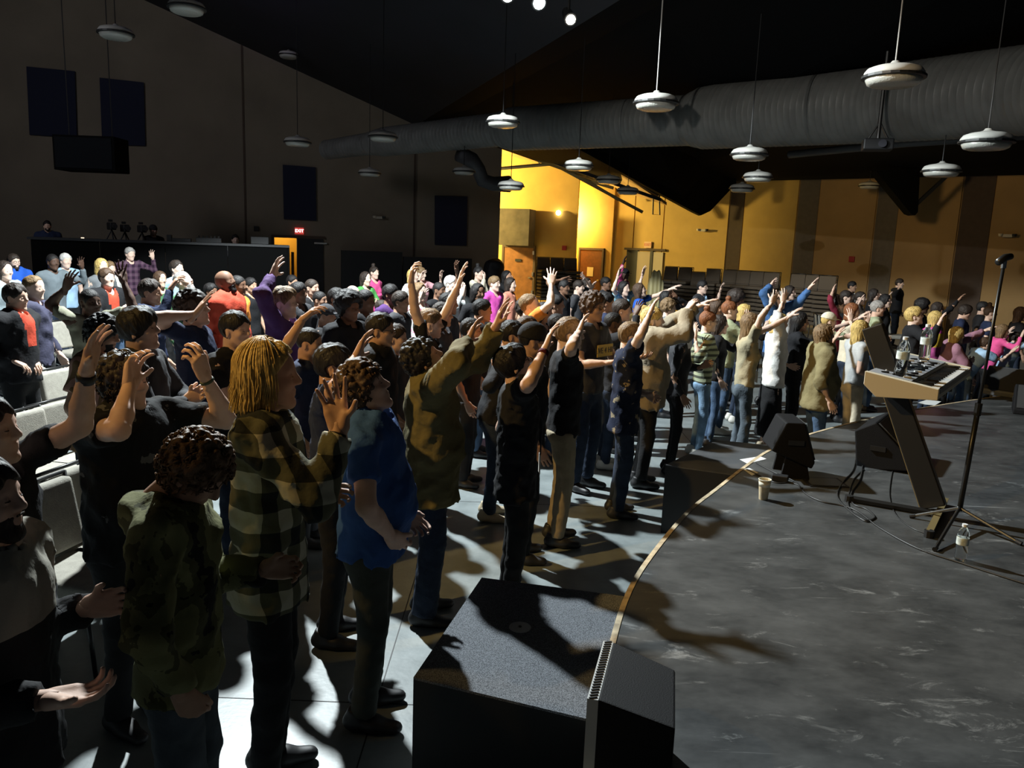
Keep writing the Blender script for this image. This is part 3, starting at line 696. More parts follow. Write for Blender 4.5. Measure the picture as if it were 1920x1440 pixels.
# room behind the doorway
vb = RA + RD * ((d0 + d1) / 2) - RN * 1.5
struct(slab('wall_corridor', RA, RD, d0 - 1.2, d1 + .6, 0, 3, .1, M_gold, None, off=-2.0)); struct(slab('wall_corridor_side', RA - RN * 2 + RD * (d1 + .35), RN, 0, 1.8, 0, 3, .1, M_gold))
struct(slab('ceiling_corridor', RA, RD, d0 - 1.2, d1 + .6, 2.9, 3, 1.9, M_tan, None, off=-.2))
point('corridor_lamp', RA + RD * (d0 + .25) - RN * 1.1 + Vector((0, 0, 2.5)), 60, (1, .68, .18), .15)
dl = struct(empty('door_1', RA + RD * d1)); dl['label'] = 'dark closed door leaf beside the lit doorway'
slab('door_leaf', RA, RD, d1, along(rear(606, 500)), 0, dz, .05, M_black, None, off=.06).parent = dl
dl.location = (0, 0, 0)
o = slab('door_frame', RA, RD, d0 - .09, along(rear(606, 500)) + .07, dz, dz + .09, .06, M_brown, None, off=.07); o.parent = dl
o = slab('door_frame', RA, RD, d0 - .09, d0, 0, dz, .06, M_brown, None, off=.07); o.parent = dl
o = slab('door_closer', RA, RD, d1 + .55, d1 + .95, dz - .16, dz - .11, .05, M_steel, None, off=.12); o.parent = dl
MB().tube([RA + RD * (d1 - .12) - RN * .3 + Vector((0, 0, .9)), RA + RD * (d1 - .12) - RN * .3 + Vector((0, 0, 1.75))], .05, 8).build('door_panic_bar', M_black, dl)

# ---- alcove and right wall
def wallseg(name, u0, y0, u1, y1, ztop, m, label=None):
    a = at(u0, 480, y0); b = at(u1, 480, y1); a.z = b.z = 0; D = (b - a).normalized()
    o = struct(slab(name, a, D, 0, (b - a).length, 0, ztop, .15, m))
    if label: o['label'] = label
    return o, a, D
w1, A1, D1 = wallseg('wall_alcove', 740, 32.2, 1079, 30.2, 6.3, M_gold, 'gold painted alcove wall with a brown door')
w2, A2, D2 = wallseg('wall_recess', 1040, 32.6, 1146, 30.4, 6.0, M_gold, 'gold painted recess wall between two corners')
RW0, RW1 = Vector((3.75, 30.45, 0)), Vector((14.0, 21.15, 0)); RWD = (RW1 - RW0).normalized()
def rwt(u): return (wallpt(u, 420, RW0, RWD) - RW0).dot(RWD)
ZR = 4.85
wright = struct(slab('wall_right', RW0, RWD, 0, 24, 0, 7, .2, M_tan)); wright['label'] = 'side wall of gold and brown upright panels'
t_end = rwt(1367)
pans = [(1146, 1190, M_gold), (1191, 1245, M_gold), (1246, 1366, M_gold), (1367, 1393, M_brown), (1394, 1493, M_gold), (1494, 1532, M_grey), (1533, 1640, M_tan), (1641, 1682, M_grey), (1683, 1797, M_tan), (1798, 1858, M_brown), (1859, 1960, M_tan), (1961, 2040, M_grey), (2041, 2200, M_tan)]
for u0, u1, m in pans:
    slab('panel', RW0, RWD, rwt(u0) + .01, rwt(u1) - .01, 0, 6.6, .06, m, wright, off=.05 if m in (M_gold, M_tan) else .03)
# ---- ceiling
P1, P2 = rear(270, 0), rear(780, 235)
RNv = RN
zr = wallpt(1370, 345, RW0, RWD).z
def ceil(name, pts, label):
    o = struct(MB().prism(pts, (0, 0, 0), (0, 0, .15)).build(name, M_roof if 'slope' in name else M_roof2)); o['label'] = label
P0 = P1 + (P1 - P2) * .8
ceil('ceiling_slope', [P0 - RN * 1, P2 - RN * 1, P2 + RN * 32, P0 + RN * 32], 'black sloping ceiling above the rear seats')
r0 = RW0 + Vector((0, 0, zr)) - RWD * 1.0; r1 = RW0 + RWD * 26 + Vector((0, 0, zr))
ceil('ceiling_flat', [P2 + RN * 1.0, r0 + Vector((0, -1.5, 0)), r1, P2 + RN * 32 + Vector((8, 0, 0)), P2 + RN * 32], 'low black ceiling over the side seats')
struct(MB().box((-20, 12, 6), (.2, 40, 13)).build('wall_left', M_rear))
# alcove ceiling with joists
ac = struct(MB().prism([at(880, 270, 31), at(1075, 262, 27), at(1250, 385, 27.5), at(1146, 352, 31), at(1082, 330, 31.5)], (0, 0, 0), (0, 0, .1)).build('ceiling_alcove', M_tan))
for a, b, y0, y1 in (((985, 283), (1240, 372), 28.5, 27.2), ((1010, 290), (1205, 395), 29.5, 28.0), ((1085, 272), (1235, 362), 26.5, 26.8), ((1040, 300), (1160, 372), 30, 29.5), ((1080, 330), (1150, 350), 30.5, 30)):
    MB().tube([at(*a, y0) - Vector((0, 0, .05)), at(*b, y1) - Vector((0, 0, .05))], .075, 4).build('ceiling_joist', M_black, ac)
MB().tube([at(915, 318, 29.5), at(1050, 306, 28.6), at(1095, 300, 28)], .06, 8).build('ceiling_pipe', M_black, ac)
for u0, v0, u1, v1 in ((1010, 305, 1040, 275), (1045, 312, 1075, 282), (1100, 330, 1120, 300), (1140, 345, 1165, 318)):
    MB().tube([at(u0, v0, 28.5), at(u1, v1, 28)], .05, 4).build('ceiling_strut', M_black, ac)
hd_ = [Vector((RB.x - .4, RB.y, 5.55)), Vector((3.4, 27.6, 5.45)), Vector((8.6, 26.6, 5.0)), Vector((8.6, 26.6, 9)), Vector((RB.x - .4, RB.y, 9))]
struct(MB().prism(hd_, (0, 0, 0), (0, .2, 0)).build('light_block_header', M_beam))  # slab added to keep the alcove lamp off the main ceiling
# haunches of the steel frames at the side wall
def haunch(name, pts, th, label):
    q = [at(u, v, y) for u, v, y in pts]; o = MB().prism(q, (0, -.15, 0), (0, th, 0)).build(name, M_beam); tag(o, label, 'beam'); struct(o)
haunch('roof_beam_1', [(1060, 268, 19.5), (1300, 398, 25.2), (1313, 404, 25.4), (1330, 396, 25.6), (1378, 345, 26.0), (1378, 318, 26), (1220, 245, 20)], .25, 'black steel haunch ending in a point above the gold wall')
haunch('roof_beam_2', [(1638, 322, 21.6), (1703, 401, 22.0), (1711, 404, 22.0), (1716, 398, 22.0), (1720, 318, 21.8)], .25, 'black steel haunch dropping in front of the brown side panels')
br = MB().tube([at(1716, 385, 21.9), at(1775, 330, 21.6)], .06, 4); tag(struct(br.build('trim_brace', M_black)), 'thin diagonal brace beside the haunch', 'brace')

# ---- stage with its curved front edge and two steps
SZ = .58
def stagefn(nt, b, co):
    L = nt.links; N = nt.nodes.new
    n1 = N('ShaderNodeTexNoise'); n1.inputs['Scale'].default_value = 3; n1.inputs['Detail'].default_value = 9; n1.inputs['Roughness'].default_value = .65
    mp = N('ShaderNodeMapping'); mp.inputs['Scale'].default_value = (1, 1.5, 1); mp.inputs['Rotation'].default_value = (0, 0, .35); L.new(co(), mp.inputs['Vector']); L.new(mp.outputs['Vector'], n1.inputs['Vector'])
    r = N('ShaderNodeValToRGB'); r.color_ramp.elements[0].position = .3; r.color_ramp.elements[0].color = (.030, .032, .033, 1); r.color_ramp.elements[1].position = .78; r.color_ramp.elements[1].color = (.095, .098, .098, 1)
    L.new(n1.outputs['Fac'], r.inputs['Fac'])
    n2 = N('ShaderNodeTexNoise'); n2.inputs['Scale'].default_value = 2.2; n2.inputs['Detail'].default_value = 12; n2.inputs['Roughness'].default_value = .78; n2.inputs['Distortion'].default_value = .8
    m2 = N('ShaderNodeMapping'); m2.inputs['Scale'].default_value = (1.2, 2.8, 1); m2.inputs['Rotation'].default_value = (0, 0, .12); L.new(co(), m2.inputs['Vector']); L.new(m2.outputs['Vector'], n2.inputs['Vector'])
    s = N('ShaderNodeValToRGB'); s.color_ramp.elements[0].position = .58; s.color_ramp.elements[0].color = (0, 0, 0, 1); s.color_ramp.elements[1].position = .70; s.color_ramp.elements[1].color = (1, 1, 1, 1); L.new(n2.outputs['Fac'], s.inputs['Fac'])
    fac = s.outputs['Color']
    for k, (rot, sc_, th_) in enumerate(((.85, 11, .70), (-.6, 9, .70), (.2, 15, .69), (1.5, 10, .71))):        # scuffs and scratches in three directions
        m3 = N('ShaderNodeMapping'); m3.inputs['Rotation'].default_value = (0, 0, rot); m3.inputs['Scale'].default_value = (.10, 3.0, 1); m3.inputs['Location'].default_value = (k * 3.7, k, 0); L.new(co(), m3.inputs['Vector'])
        q = N('ShaderNodeTexNoise'); q.inputs['Scale'].default_value = sc_; q.inputs['Detail'].default_value = 6; q.inputs['Roughness'].default_value = .6; q.inputs['Distortion'].default_value = .25; L.new(m3.outputs['Vector'], q.inputs['Vector'])
        t = N('ShaderNodeMapRange'); t.inputs['From Min'].default_value = th_; t.inputs['From Max'].default_value = th_ + .05; t.inputs['To Max'].default_value = .75; L.new(q.outputs['Fac'], t.inputs['Value'])
        mx = N('ShaderNodeMath'); mx.operation = 'MAXIMUM'; L.new(fac, mx.inputs[0]); L.new(t.outputs['Result'], mx.inputs[1]); fac = mx.outputs[0]
    mm = N('ShaderNodeMix'); mm.data_type = 'RGBA'; L.new(fac, mm.inputs['Factor']); L.new(r.outputs['Color'], mm.inputs['A']); mm.inputs['B'].default_value = (.26, .265, .26, 1)
    L.new(mm.outputs['Result'], b.inputs['Base Color'])
    rr = N('ShaderNodeMapRange'); rr.inputs['To Min'].default_value = .30; rr.inputs['To Max'].default_value = .55; L.new(n1.outputs['Fac'], rr.inputs['Value']); L.new(rr.outputs['Result'], b.inputs['Roughness'])
M_stage = mat('stage_black', (.05, .05, .05), .4, fn=stagefn, bump=.05, bscale=25)
M_edge = mat('stage_edge_wood', (.50, .40, .26), .6, var=.4, vscale=14)
edge = [(-.1, -.5), (.03, .8), (.16, 1.6), (.30, 2.39), (.47, 3.2), (.63, 3.78), (.84, 4.30), (1.20, 5.05), (1.52, 5.58), (1.93, 6.25), (2.34, 6.86), (2.96, 7.55), (3.99, 8.45), (5.16, 9.33), (6.88, 10.42), (8.6, 11.1), (10.4, 11.5), (12.4, 11.6)]
def smooth_curve(p, n=4):
    out = []
    for i in range(len(p) - 1):
        a, b, c, d = p[max(i - 1, 0)], p[i], p[i + 1], p[min(i + 2, len(p) - 1)]
        for k in range(n):
            t = k / n; out.append(tuple(.5 * (2 * b[j] + (c[j] - a[j]) * t + (2 * a[j] - 5 * b[j] + 4 * c[j] - d[j]) * t * t + (3 * b[j] - a[j] - 3 * c[j] + d[j]) * t ** 3) for j in range(len(b))))
    return out + [p[-1]]
ec = smooth_curve(edge)
stage = MB().prism([(x, y, 0) for x, y in ec] + [(14, 8, 0), (14, -.5, 0)], (0, 0, 0.0), (0, 0, SZ)).build('stage', [M_stage])
tag(stage, 'worn black stage floor with a curved front edge', 'stage', kind='structure')
for i, (a, b) in enumerate(zip(edge[:-1], edge[1:])):       # wooden nosing, one strip per stretch
    pts = smooth_curve(edge)[i * 4:i * 4 + 5]; inn = []
    for k, p in enumerate(pts):
        q0, q1 = Vector(ec[max(i * 4 + k - 1, 0)]), Vector(ec[min(i * 4 + k + 1, len(ec) - 1)]); t = (q1 - q0).normalized(); inn.append((p[0] + t.y * .022, p[1] - t.x * .022))
    out_ = [(p[0] - (q[0] - p[0]) * .25, p[1] - (q[1] - p[1]) * .25) for p, q in zip(pts, inn)]
    MB().prism([(*p, 0) for p in out_] + [(*p, 0) for p in inn[::-1]], (0, 0, SZ - .03), (0, 0, SZ + .004)).build('edge_strip', M_edge, stage)
def carpetfn(nt, b, co):
    n = nt.nodes.new('ShaderNodeTexNoise'); n.inputs['Scale'].default_value = 260; n.inputs['Detail'].default_value = 2; nt.links.new(co(), n.inputs['Vector'])
    r = nt.nodes.new('ShaderNodeValToRGB'); r.color_ramp.elements[0].position = .38; r.color_ramp.elements[0].color = (.045, .05, .06, 1); r.color_ramp.elements[1].position = .62; r.color_ramp.elements[1].color = (.22, .24, .27, 1)
    nt.links.new(n.outputs['Fac'], r.inputs['Fac']); nt.links.new(r.outputs['Color'], b.inputs['Base Color'])
M_carpet = mat('riser_carpet', (.1, .1, .1), .95, fn=carpetfn, bump=.5, bscale=260)
def riser(name, pts, m, label):
    o = empty(name, (0, 0, 0)); tag(o, label, 'riser')
    MB().prism([Vector((x, y, 0)) for x, y in pts], (0, 0, 0), (0, 0, SZ - .012)).build('body', M_black, o)
    MB().prism([Vector((x, y, 0)) for x, y in pts], (0, 0, SZ - .012), (0, 0, SZ - .002)).build('top_carpet', m, o)
    return o
g1 = riser('stage_riser', [(-.35, 2.90), (.33, 2.66), (.45, 3.15), (.60, 3.72), (-.12, 3.88)], M_carpet, 'speckled grey topped riser against the stage with a round disc on it')
MB().lathe([(.05, 0), (.05, .006), (.0, .006)], (*onz(975, 1176, SZ).xy, SZ - .004), 28).build('disc_plate', mat('plate_grey', (.4, .42, .42), .5), g1)
MB().lathe([(.007, 0), (.007, .004)], (*onz(975, 1176, SZ).xy, SZ + .002), 12).build('disc_hole', M_black, g1)
riser('stage_riser', [(1.27, 6.20), (1.80, 5.98), (1.95, 6.25), (2.34, 6.83), (2.42, 6.98), (1.92, 7.12)], mat('riser_black', (.06, .062, .065), .6, var=.3, vscale=5), 'plain black riser against the stage behind the paper cup')
# ------------------------------------------------------------------ things on the walls
def wall_panel(name, quad, th, m, label, cat, group=None):
    q = [Vector(p) for p in quad]; n = (q[1] - q[0]).cross(q[3] - q[0]).normalized()
    if n.y > 0: n = -n
    o = MB().prism(q, n * 0, n * th).build(name, m, None, bevel=.01); tag(o, label, cat, group); return o
for (u0, v0, u1, v1, u2, v2, u3, v3), lb in (((50, 125, 141, 134, 145, 259, 56, 253), 'navy acoustic panel high on the rear wall, farthest from the lit doorway'), ((187, 146, 270, 155, 273, 274, 192, 271), 'navy acoustic panel directly above the hanging black loudspeaker cabinet'), ((530, 309, 592, 314, 593, 414, 532, 411), 'navy acoustic panel above the exit sign'), ((815, 367, 876, 369, 874, 461, 815, 459), 'navy acoustic panel on the dark pier by the gold alcove')):
    off = .25 if u0 > 780 else .03
    wall_panel('acoustic_panel', [rear(u0, v0, off), rear(u1, v1, off), rear(u2, v2, off), rear(u3, v3, off)], .06, M_navy, lb, 'wall panel', 'navy acoustic panels')
pa = empty('hanging_loudspeaker', at(172, 290, 19)); tag(pa, 'black loudspeaker cabinet hung in front of two navy panels', 'loudspeaker')
MB().box((0, 0, 0), (1.42, .7, .78)).build('cabinet', M_beam, pa, bevel=.02)
MB().box((0, -.36, 0), (1.3, .02, .68)).build('grille', mat('grille_dark', (.007, .008, .010), .9, bump=.4, bscale=300, spec=.15), pa)
for x in (-.5, .5): MB().tube([(x, 0, .38), (x, 0, 5)], .012, 5).build('chain', M_metal, pa)
# exit signs
def exit_sign(p, D, size, label, lit):
    n = Vector((D.y, -D.x, 0)); e = empty('exit_sign', p); tag(e, label, 'sign'); e.rotation_euler = (0, 0, math.atan2(D.y, D.x))
    MB().box((0, -.03, 0), (size, .05, size * .75)).build('housing', mat('sign_housing_' + ('lit' if lit else 'pale'), (.55, .06, .05) if lit else (.62, .38, .2), .5, emit=.9 if lit else 0), e)
    text_mesh('lettering', 'EXIT', size * .48, mat('sign_red_' + ('lit' if lit else 'dim'), (1, .75, .7) if lit else (.6, .05, .03), .5, emit=6 if lit else .0), e, Matrix.Translation((0, -.06, 0)) @ Matrix.Rotation(PI / 2, 4, 'X'))
exit_sign(rear(561, 433, .03), RD, .28, 'glowing red EXIT sign above the dark door', True)
exit_sign(wallpt(1216, 459, RW0, RWD, .06), RWD, .3, 'small pale EXIT sign on the gold wall', False)
# alcove doors, cabinet and wall fittings
def flat_door(name, A, D, u0, u1, vt, vb, m, label, off=.02):
    q = [wallpt(u, v, A, D, off) for u, v in ((u0, vt), (u1, vt + 1), (u1, vb), (u0, vb))]
    t0, t1 = (q[0] - A).dot(D), (q[1] - A).dot(D); e = empty(name, (0, 0, 0)); e['kind'] = 'structure'; e['label'] = label
    leaf = slab('door_leaf', A, D, t0, t1, 0, q[0].z, .06, m, None, off=off + .04); leaf.parent = e; e['leaf'] = leaf.name
    for a, b, z0, z1 in ((t0 - .08, t0, 0, q[0].z + .08), (t1, t1 + .08, 0, q[0].z + .08), (t0, t1, q[0].z, q[0].z + .08)): slab('door_frame', A, D, a, b, z0, z1, .08, M_brown, None, off=off + .06).parent = e
    slab('door_handle', A, D, t1 - .16, t1 - .06, 1.0, 1.05, .05, M_steel, None, off=off + .1).parent = leaf
    return e, t0, t1, q[0].z
dA, t0, t1, zt = flat_door('door_2', A1, D1, 946, 1001, 463, 540, M_wood, 'wide brown door in the gold alcove'); slab('door_plate', A1, D1, (t0 + t1) / 2 - .12, (t0 + t1) / 2 + .12, 1.62, 1.72, .02, M_black, None, off=.1).parent = dA
for z in (.4, 1.1, 1.9): slab('door_hinge', A1, D1, t1 - .02, t1 + .04, z, z + .14, .03, M_steel, None, off=.12).parent = dA
dB, t0, t1, zt = flat_door('door_3', A2, D2, 1090, 1131, 468, 540, mat('door_wood_dark', (.13, .045, .018), .45, var=.2), 'narrow dark brown door with a paper notice'); slab('paper_notice', A2, D2, (t0 + t1) / 2 - .16, (t0 + t1) / 2 + .16, 1.15, 1.5, .01, mat('paper', (.6, .5, .3), .8), None, off=.075).parent = dB
dC = empty('door_4'); dC['kind'] = 'structure'; dC['label'] = 'open double doorway in the gold wall near the stacked chairs'
ta, tb, tc_ = rwt(1181), rwt(1202), rwt(1250); zt = wallpt(1215, 470, RW0, RWD).z
slab('door_opening', RW0, RWD, ta, tb, 0, zt, .04, M_black, None, off=.09).parent = dC
slab('door_leaf', RW0, RWD, tb, rwt(1226), 0, zt - .04, .04, mat('door_beige', (.34, .27, .19), .6), None, off=.10).parent = dC
slab('door_mullion', RW0, RWD, rwt(1226), rwt(1231), 0, zt, .05, M_black, None, off=.12).parent = dC
slab('door_leaf', RW0, RWD, rwt(1231), tc_, 0, zt - .04, .04, mat('door_beige2', (.42, .36, .27), .6), None, off=.10).parent = dC
slab('door_frame', RW0, RWD, ta - .1, tc_ + .1, zt, zt + .08, .06, M_brown, None, off=.13).parent = dC
q0, q1 = wallpt(950, 393, A1, D1), wallpt(1003, 463, A1, D1)
e = slab('wall_cabinet', A1, D1, (q0 - A1).dot(D1), (q1 - A1).dot(D1), q1.z + .03, q0.z, .9, mat('cabinet_grey', (.10, .085, .06), .8, var=.25, vscale=3), None, off=1.0); tag(e, 'boxy grey cabinet mounted above the wide brown door', 'cabinet')
p = wallpt(1047, 399, A1, D1, .12); e = empty('wall_lamp', p); tag(e, 'small round glowing lamp on the gold alcove wall', 'lamp')
MB().lathe([(.0, -.1), (.07, -.07), (.1, 0), (.07, .07), (0, .1)], seg=16).build('globe', mat('globe_glow', (1, .85, .5), .4, emit=12), e, smooth=True); MB().box((.0, .07, 0), (.06, .1, .06)).build('bracket', M_metal, e)
def fitting(name, p, D, label, red=False):
    e = empty(name, p, math.atan2(D.y, D.x)); tag(e, label, 'light fitting'); e.scale = (.7, .7, .7)
    MB().box((0, 0, 0), (.34, .12, .12)).build('body', mat('fitting_white', (.5, .45, .36), .5), e, bevel=.01)
    for x in (-.22, .24): MB().lathe([(.02, -.05), (.07, -.05), (.09, .05), (.0, .05)], (x, -.06, .02), 12).build('lamp_head', M_metal if x > 0 else mat('fitting_white', (.5, .45, .36)), e, smooth=False)
fitting('emergency_light', wallpt(1318, 432, RW0, RWD, .15), RWD, 'twin head emergency light on the gold wall')
fitting('emergency_light', wallpt(1889, 442, RW0, RWD, .15), RWD, 'twin head emergency light on the far brown panels')
fitting('emergency_light', rear(710, 408, .1), RD, 'dim twin head emergency light on the rear wall')
for p, D, lb in ((wallpt(1597, 486, RW0, RWD, .09), RWD, 'small red fire alarm box on the tan side panel'), (wallpt(1058, 465, A1, D1, .08), D1, 'small alarm box low on the gold alcove wall')):
    e = MB().box((0, 0, 0), (.17, .06, .17)).build('alarm_box', mat('alarm_red', (.30, .015, .01), .5), None, bevel=.01); e.location = p; e.rotation_euler = (0, 0, math.atan2(D.y, D.x)); tag(e, lb, 'alarm')
e = MB().box((0, 0, 0), (.16, .06, .16)).build('wall_speaker', M_black, None, bevel=.01); e.location = rear(481, 429, .06); e.rotation_euler = (0, 0, math.atan2(RD.y, RD.x)); tag(e, 'tiny black wall box between the booth and the exit sign', 'wall box')
cd = MB().tube([at(1226, 348, 27.6), at(1224, 402, 27.7), at(1237, 403, 27.7), at(1236, 350, 27.6)], .025, 6).build('hanging_conduit', M_black); tag(cd, 'thin black conduit loop hanging before the gold wall', 'conduit')

# ------------------------------------------------------------------ round ducts
M_duct = mat('duct_grey', (.17, .17, .16), .45, metal=.0, var=.15, vscale=3, bump=.1, bscale=30)
dpts = [((2050, 158), 10.9, .62), ((1920, 170), 11.9, .62), ((1640, 197), 14.0, .62), ((1345, 219), 16.4, .61), ((1318, 222), 16.7, .60), ((1290, 226), 16.95, .50), ((960, 242), 19.8, .50), ((935, 243), 20.05, .40), ((720, 266), 22.4, .38), ((690, 270), 22.8, .30), ((612, 281), 23.8, .27)]
dw = [at(*p, y) for p, y, r in dpts]
du = empty('round_duct', (0, 0, 0)); tag(du, 'long round grey air duct crossing below the ceiling', 'air duct')
cp, cr = [], []
for i in range(len(dw) - 1):
    L_ = (dw[i + 1] - dw[i]).length; k = max(1, int(L_ / .12))
    for q in range(k):
        t = q / k; cp.append(dw[i].lerp(dw[i + 1], t)); cr.append(dpts[i][2] + (dpts[i + 1][2] - dpts[i][2]) * t)
cp.append(dw[-1]); cr.append(dpts[-1][2])
cp2, cr2 = [], []
for i, (p, r) in enumerate(zip(cp, cr)):
    t = (cp[min(i + 1, len(cp) - 1)] - cp[max(i - 1, 0)]).normalized(); cp2 += [p - t * .012, p, p + t * .012]; cr2 += [r, r + .005, r]
MB().tube(cp2, cr2, 36).build('duct_pipe', M_duct, du, smooth=True, sharp=40)
for i in (1, 3, 6): MB().tube([dw[i] + Vector((0, 0, dpts[i][2])), dw[i] + Vector((0, 0, 3))], .012, 5).build('hanger_rod', M_metal, du)
e = MB().tube([at(860, 288, 21), at(885, 300, 21.2), at(897, 318, 21.3), at(905, 338, 21.4), at(925, 345, 21.5), at(955, 345, 21.7)], [.2, .2, .19, .19, .19, .22], 14).build('flexible_duct', mat('flex_duct', (.05, .05, .055), .5, bump=.6, bscale=25), None, smooth=True); tag(e, 'bent black flexible duct below the round duct', 'air duct')
e = MB().tube([at(1480, 290, 17), at(1700, 268, 15), at(1980, 250, 13)], .075, 10).build('thin_pipe', mat('pipe_grey', (.09, .09, .09), .5), None, smooth=True); tag(e, 'thin straight grey pipe under the large duct', 'pipe')

# ------------------------------------------------------------------ pendant lamps
M_shade = mat('lamp_shade_white', (.52, .51, .47), .5); M_ring = mat('lamp_ring', (.015, .015, .015), .5); M_lens = mat('lamp_lens', (.42, .42, .38), .15, bump=.6, bscale=60, spec=.8)
M_cord = mat('lamp_cord', (.35, .34, .32), .6)
def lamp_meshes():
    a = MB().lathe([(.275, 0), (.27, .03), (.245, .065), (.19, .085), (.10, .10), (.05, .115), (.03, .14), (0, .14)], seg=24).mesh('shade', True)
    r = MB().lathe([(.268, -.028), (.292, -.022), (.292, 0.0), (.268, .004)], seg=24).mesh('ring', False)
    g = MB().lathe([(.262, -.02), (.235, -.075), (.20, -.09), (.0, -.095)], seg=24).mesh('lens', True)
    for m, t in ((a, M_shade), (r, M_ring), (g, M_lens)): m.materials.append(t)
    return a, r, g
LM = lamp_meshes(); bpy.context.view_layer.update(); DG = bpy.context.evaluated_depsgraph_get()
def pendant(u, v, wpx, label, drop=2.4):
    y = .58 * CF / wpx; p = at(u, v, y); e = empty('pendant_lamp', p); tag(e, label, 'lamp', 'pendant lamps')
    for n_, m in zip(('shade', 'ring', 'lens'), LM): link(bpy.data.objects.new(n_, m), e)
    hit = sc.ray_cast(DG, p + Vector((0, 0, .2)), Vector((0, 0, 1))); top = hit[1].z - p.z if hit[0] else drop
    MB().tube([(0, 0, .13), (0, 0, top)], .008, 5).build('cord', M_cord if u in (1230, 1676) else M_black, e); return e
for a in ((217, 62, 62, 'pendant lamp high before the rear wall above the navy panels', 2.2), (350, 14, 66, 'white pendant lamp cut by the upper edge above the rear wall', 1.0), (558, 266, 50, 'pendant lamp on a long cord left of the narrow navy panel', 3.4), (718, 256, 54, 'pendant lamp in front of the far duct end', 1.6), (693, 324, 42, 'dim pendant lamp below the far duct end', 1.5), (943, 228, 62, 'pendant lamp touching the middle of the round duct', 1.0), (870, 321, 42, 'pendant lamp beside the bent flexible duct', 1.0), (958, 348, 50, 'pendant lamp in front of the bright gold alcove edge', 1.8),
          (1230, 192, 82, 'bright white pendant lamp in front of the duct reducer', 2.2), (1676, 143, 107, 'largest white pendant lamp, hung before the thick duct', 2.0), (1850, 265, 92, 'pendant lamp below the thick duct end above the mic stand', 1.6), (1405, 289, 68, 'upper one of three pendant lamps under the duct', 1.3), (1421, 332, 55, 'middle one of three pendant lamps under the duct', 1.0), (1391, 353, 46, 'lowest one of three pendant lamps under the duct', .9), (1765, 320, 68, 'pendant lamp beside the haunch brace', 1.2), (1630, 348, 38, 'small pendant lamp half behind the second haunch', .8),
          (1177, 358, 42, 'small pendant lamp in front of the gold recess', 1.4), (1085, 310, 56, 'unlit pendant lamp under the alcove joists', 1.0), (1141, 337, 46, 'unlit pendant lamp deeper under the alcove joists', .9), (541, 103, 36, 'faint pendant lamp against the dark sloping ceiling', .8)): pendant(*a)
# projector
pj = empty('ceiling_projector', at(1645, 272, 13.0), -.3); tag(pj, 'black projector on a drop pole under the duct', 'projector')
MB().box((0, 0, 0), (.44, .36, .17)).build('case', M_black, pj, bevel=.02); MB().lathe([(.06, 0), (.06, .06), (0, .06)], seg=16).build('lens', mat('proj_lens', (.05, .05, .06), .1), pj).matrix_local = Matrix.Translation((.05, -.17, 0)) @ Matrix.Rotation(PI / 2, 4, 'X')
MB().tube([(0, 0, .08), (0, 0, 1.6)], .03, 8).build('pole', M_metal, pj)
for x in (-.15, .15): MB().tube([(x, 0, .08), (0, 0, .35)], .015, 6).build('bracket_arm', M_metal, pj)
# stage spotlights seen at the top
for (u, v, y, r, col, st, lb) in ((1070, 37, 11.6, .07, (1, .93, .78), 60, 'round warm white stage spotlight, lowest of the three lit ones'), (1011, 6, 11.3, .085, (.85, 1, .97), 60, 'stage spotlight with a cool white beam, middle of the three lit ones'), (952, -8, 11.1, .085, (.9, 1, .95), 40, 'stage spotlight cut off by the upper edge of the view')):
    e = empty('stage_spotlight', at(u, v, y)); tag(e, lb, 'spotlight', 'stage spotlights on the lighting bar')
    dv = (Vector((2, 4, .6)) - e.location).normalized(); e.rotation_euler = dv.to_track_quat('Z', 'Y').to_euler()
    MB().tube([(0, 0, -.35), (0, 0, -.3), (0, 0, .0)], [.06, r, r + .02], 20).build('can', M_black, e)
    MB().tube([(0, 0, .001), (0, 0, .006)], r * .92, 20).build('lens', mat('spot_glow_%d' % u, col, .4, emit=st), e)
    MB().tube([(0, 0, -.15), tuple((e.rotation_euler.to_matrix().inverted() @ Vector((0, 0, .6))) + Vector((0, 0, -.15)))], .02, 6).build('yoke', M_metal, e)
lb_ = MB().tube([at(1070, 37, 11.7) + Vector((.35, .15, .62)), at(952, -8, 11.1) + Vector((-.5, -.1, .55))], .05, 8).build('lighting_bar', M_black); tag(lb_, 'black lighting bar carrying the stage spotlights', 'lighting bar')

for ln_, lb in (('key_spot', 'black moving head spotlight above the front rows'), ('wash_spot', 'amber gelled spotlight high beside the stage'), ('truss_spot', 'white spotlight on the side truss beside the amber one'), ('rear_fill', 'added fill light for the rear wall, high at the far side')):  # the rear wall fill and its housing are additions
    lo_ = bpy.data.objects[ln_]; e = empty('stage_fixture', lo_.location); e.rotation_euler = lo_.rotation_euler; tag(e, lb, 'spotlight')
    MB().tube([(0, 0, .5), (0, 0, .45), (0, 0, .13)], [.05, .13, .14], 18).build('can', M_black, e); MB().tube([(0, 0, .125), (0, 0, .13)], .12, 18).build('lens', mat('fixture_lens', (.6, .6, .6), .2, spec=.6), e)
    up_ = e.rotation_euler.to_matrix().inverted() @ Vector((0, 0, 1.2)); MB().tube([(0, 0, .35), tuple(Vector((0, 0, .35)) + up_)], .025, 6).build('drop_pipe', M_black, e)
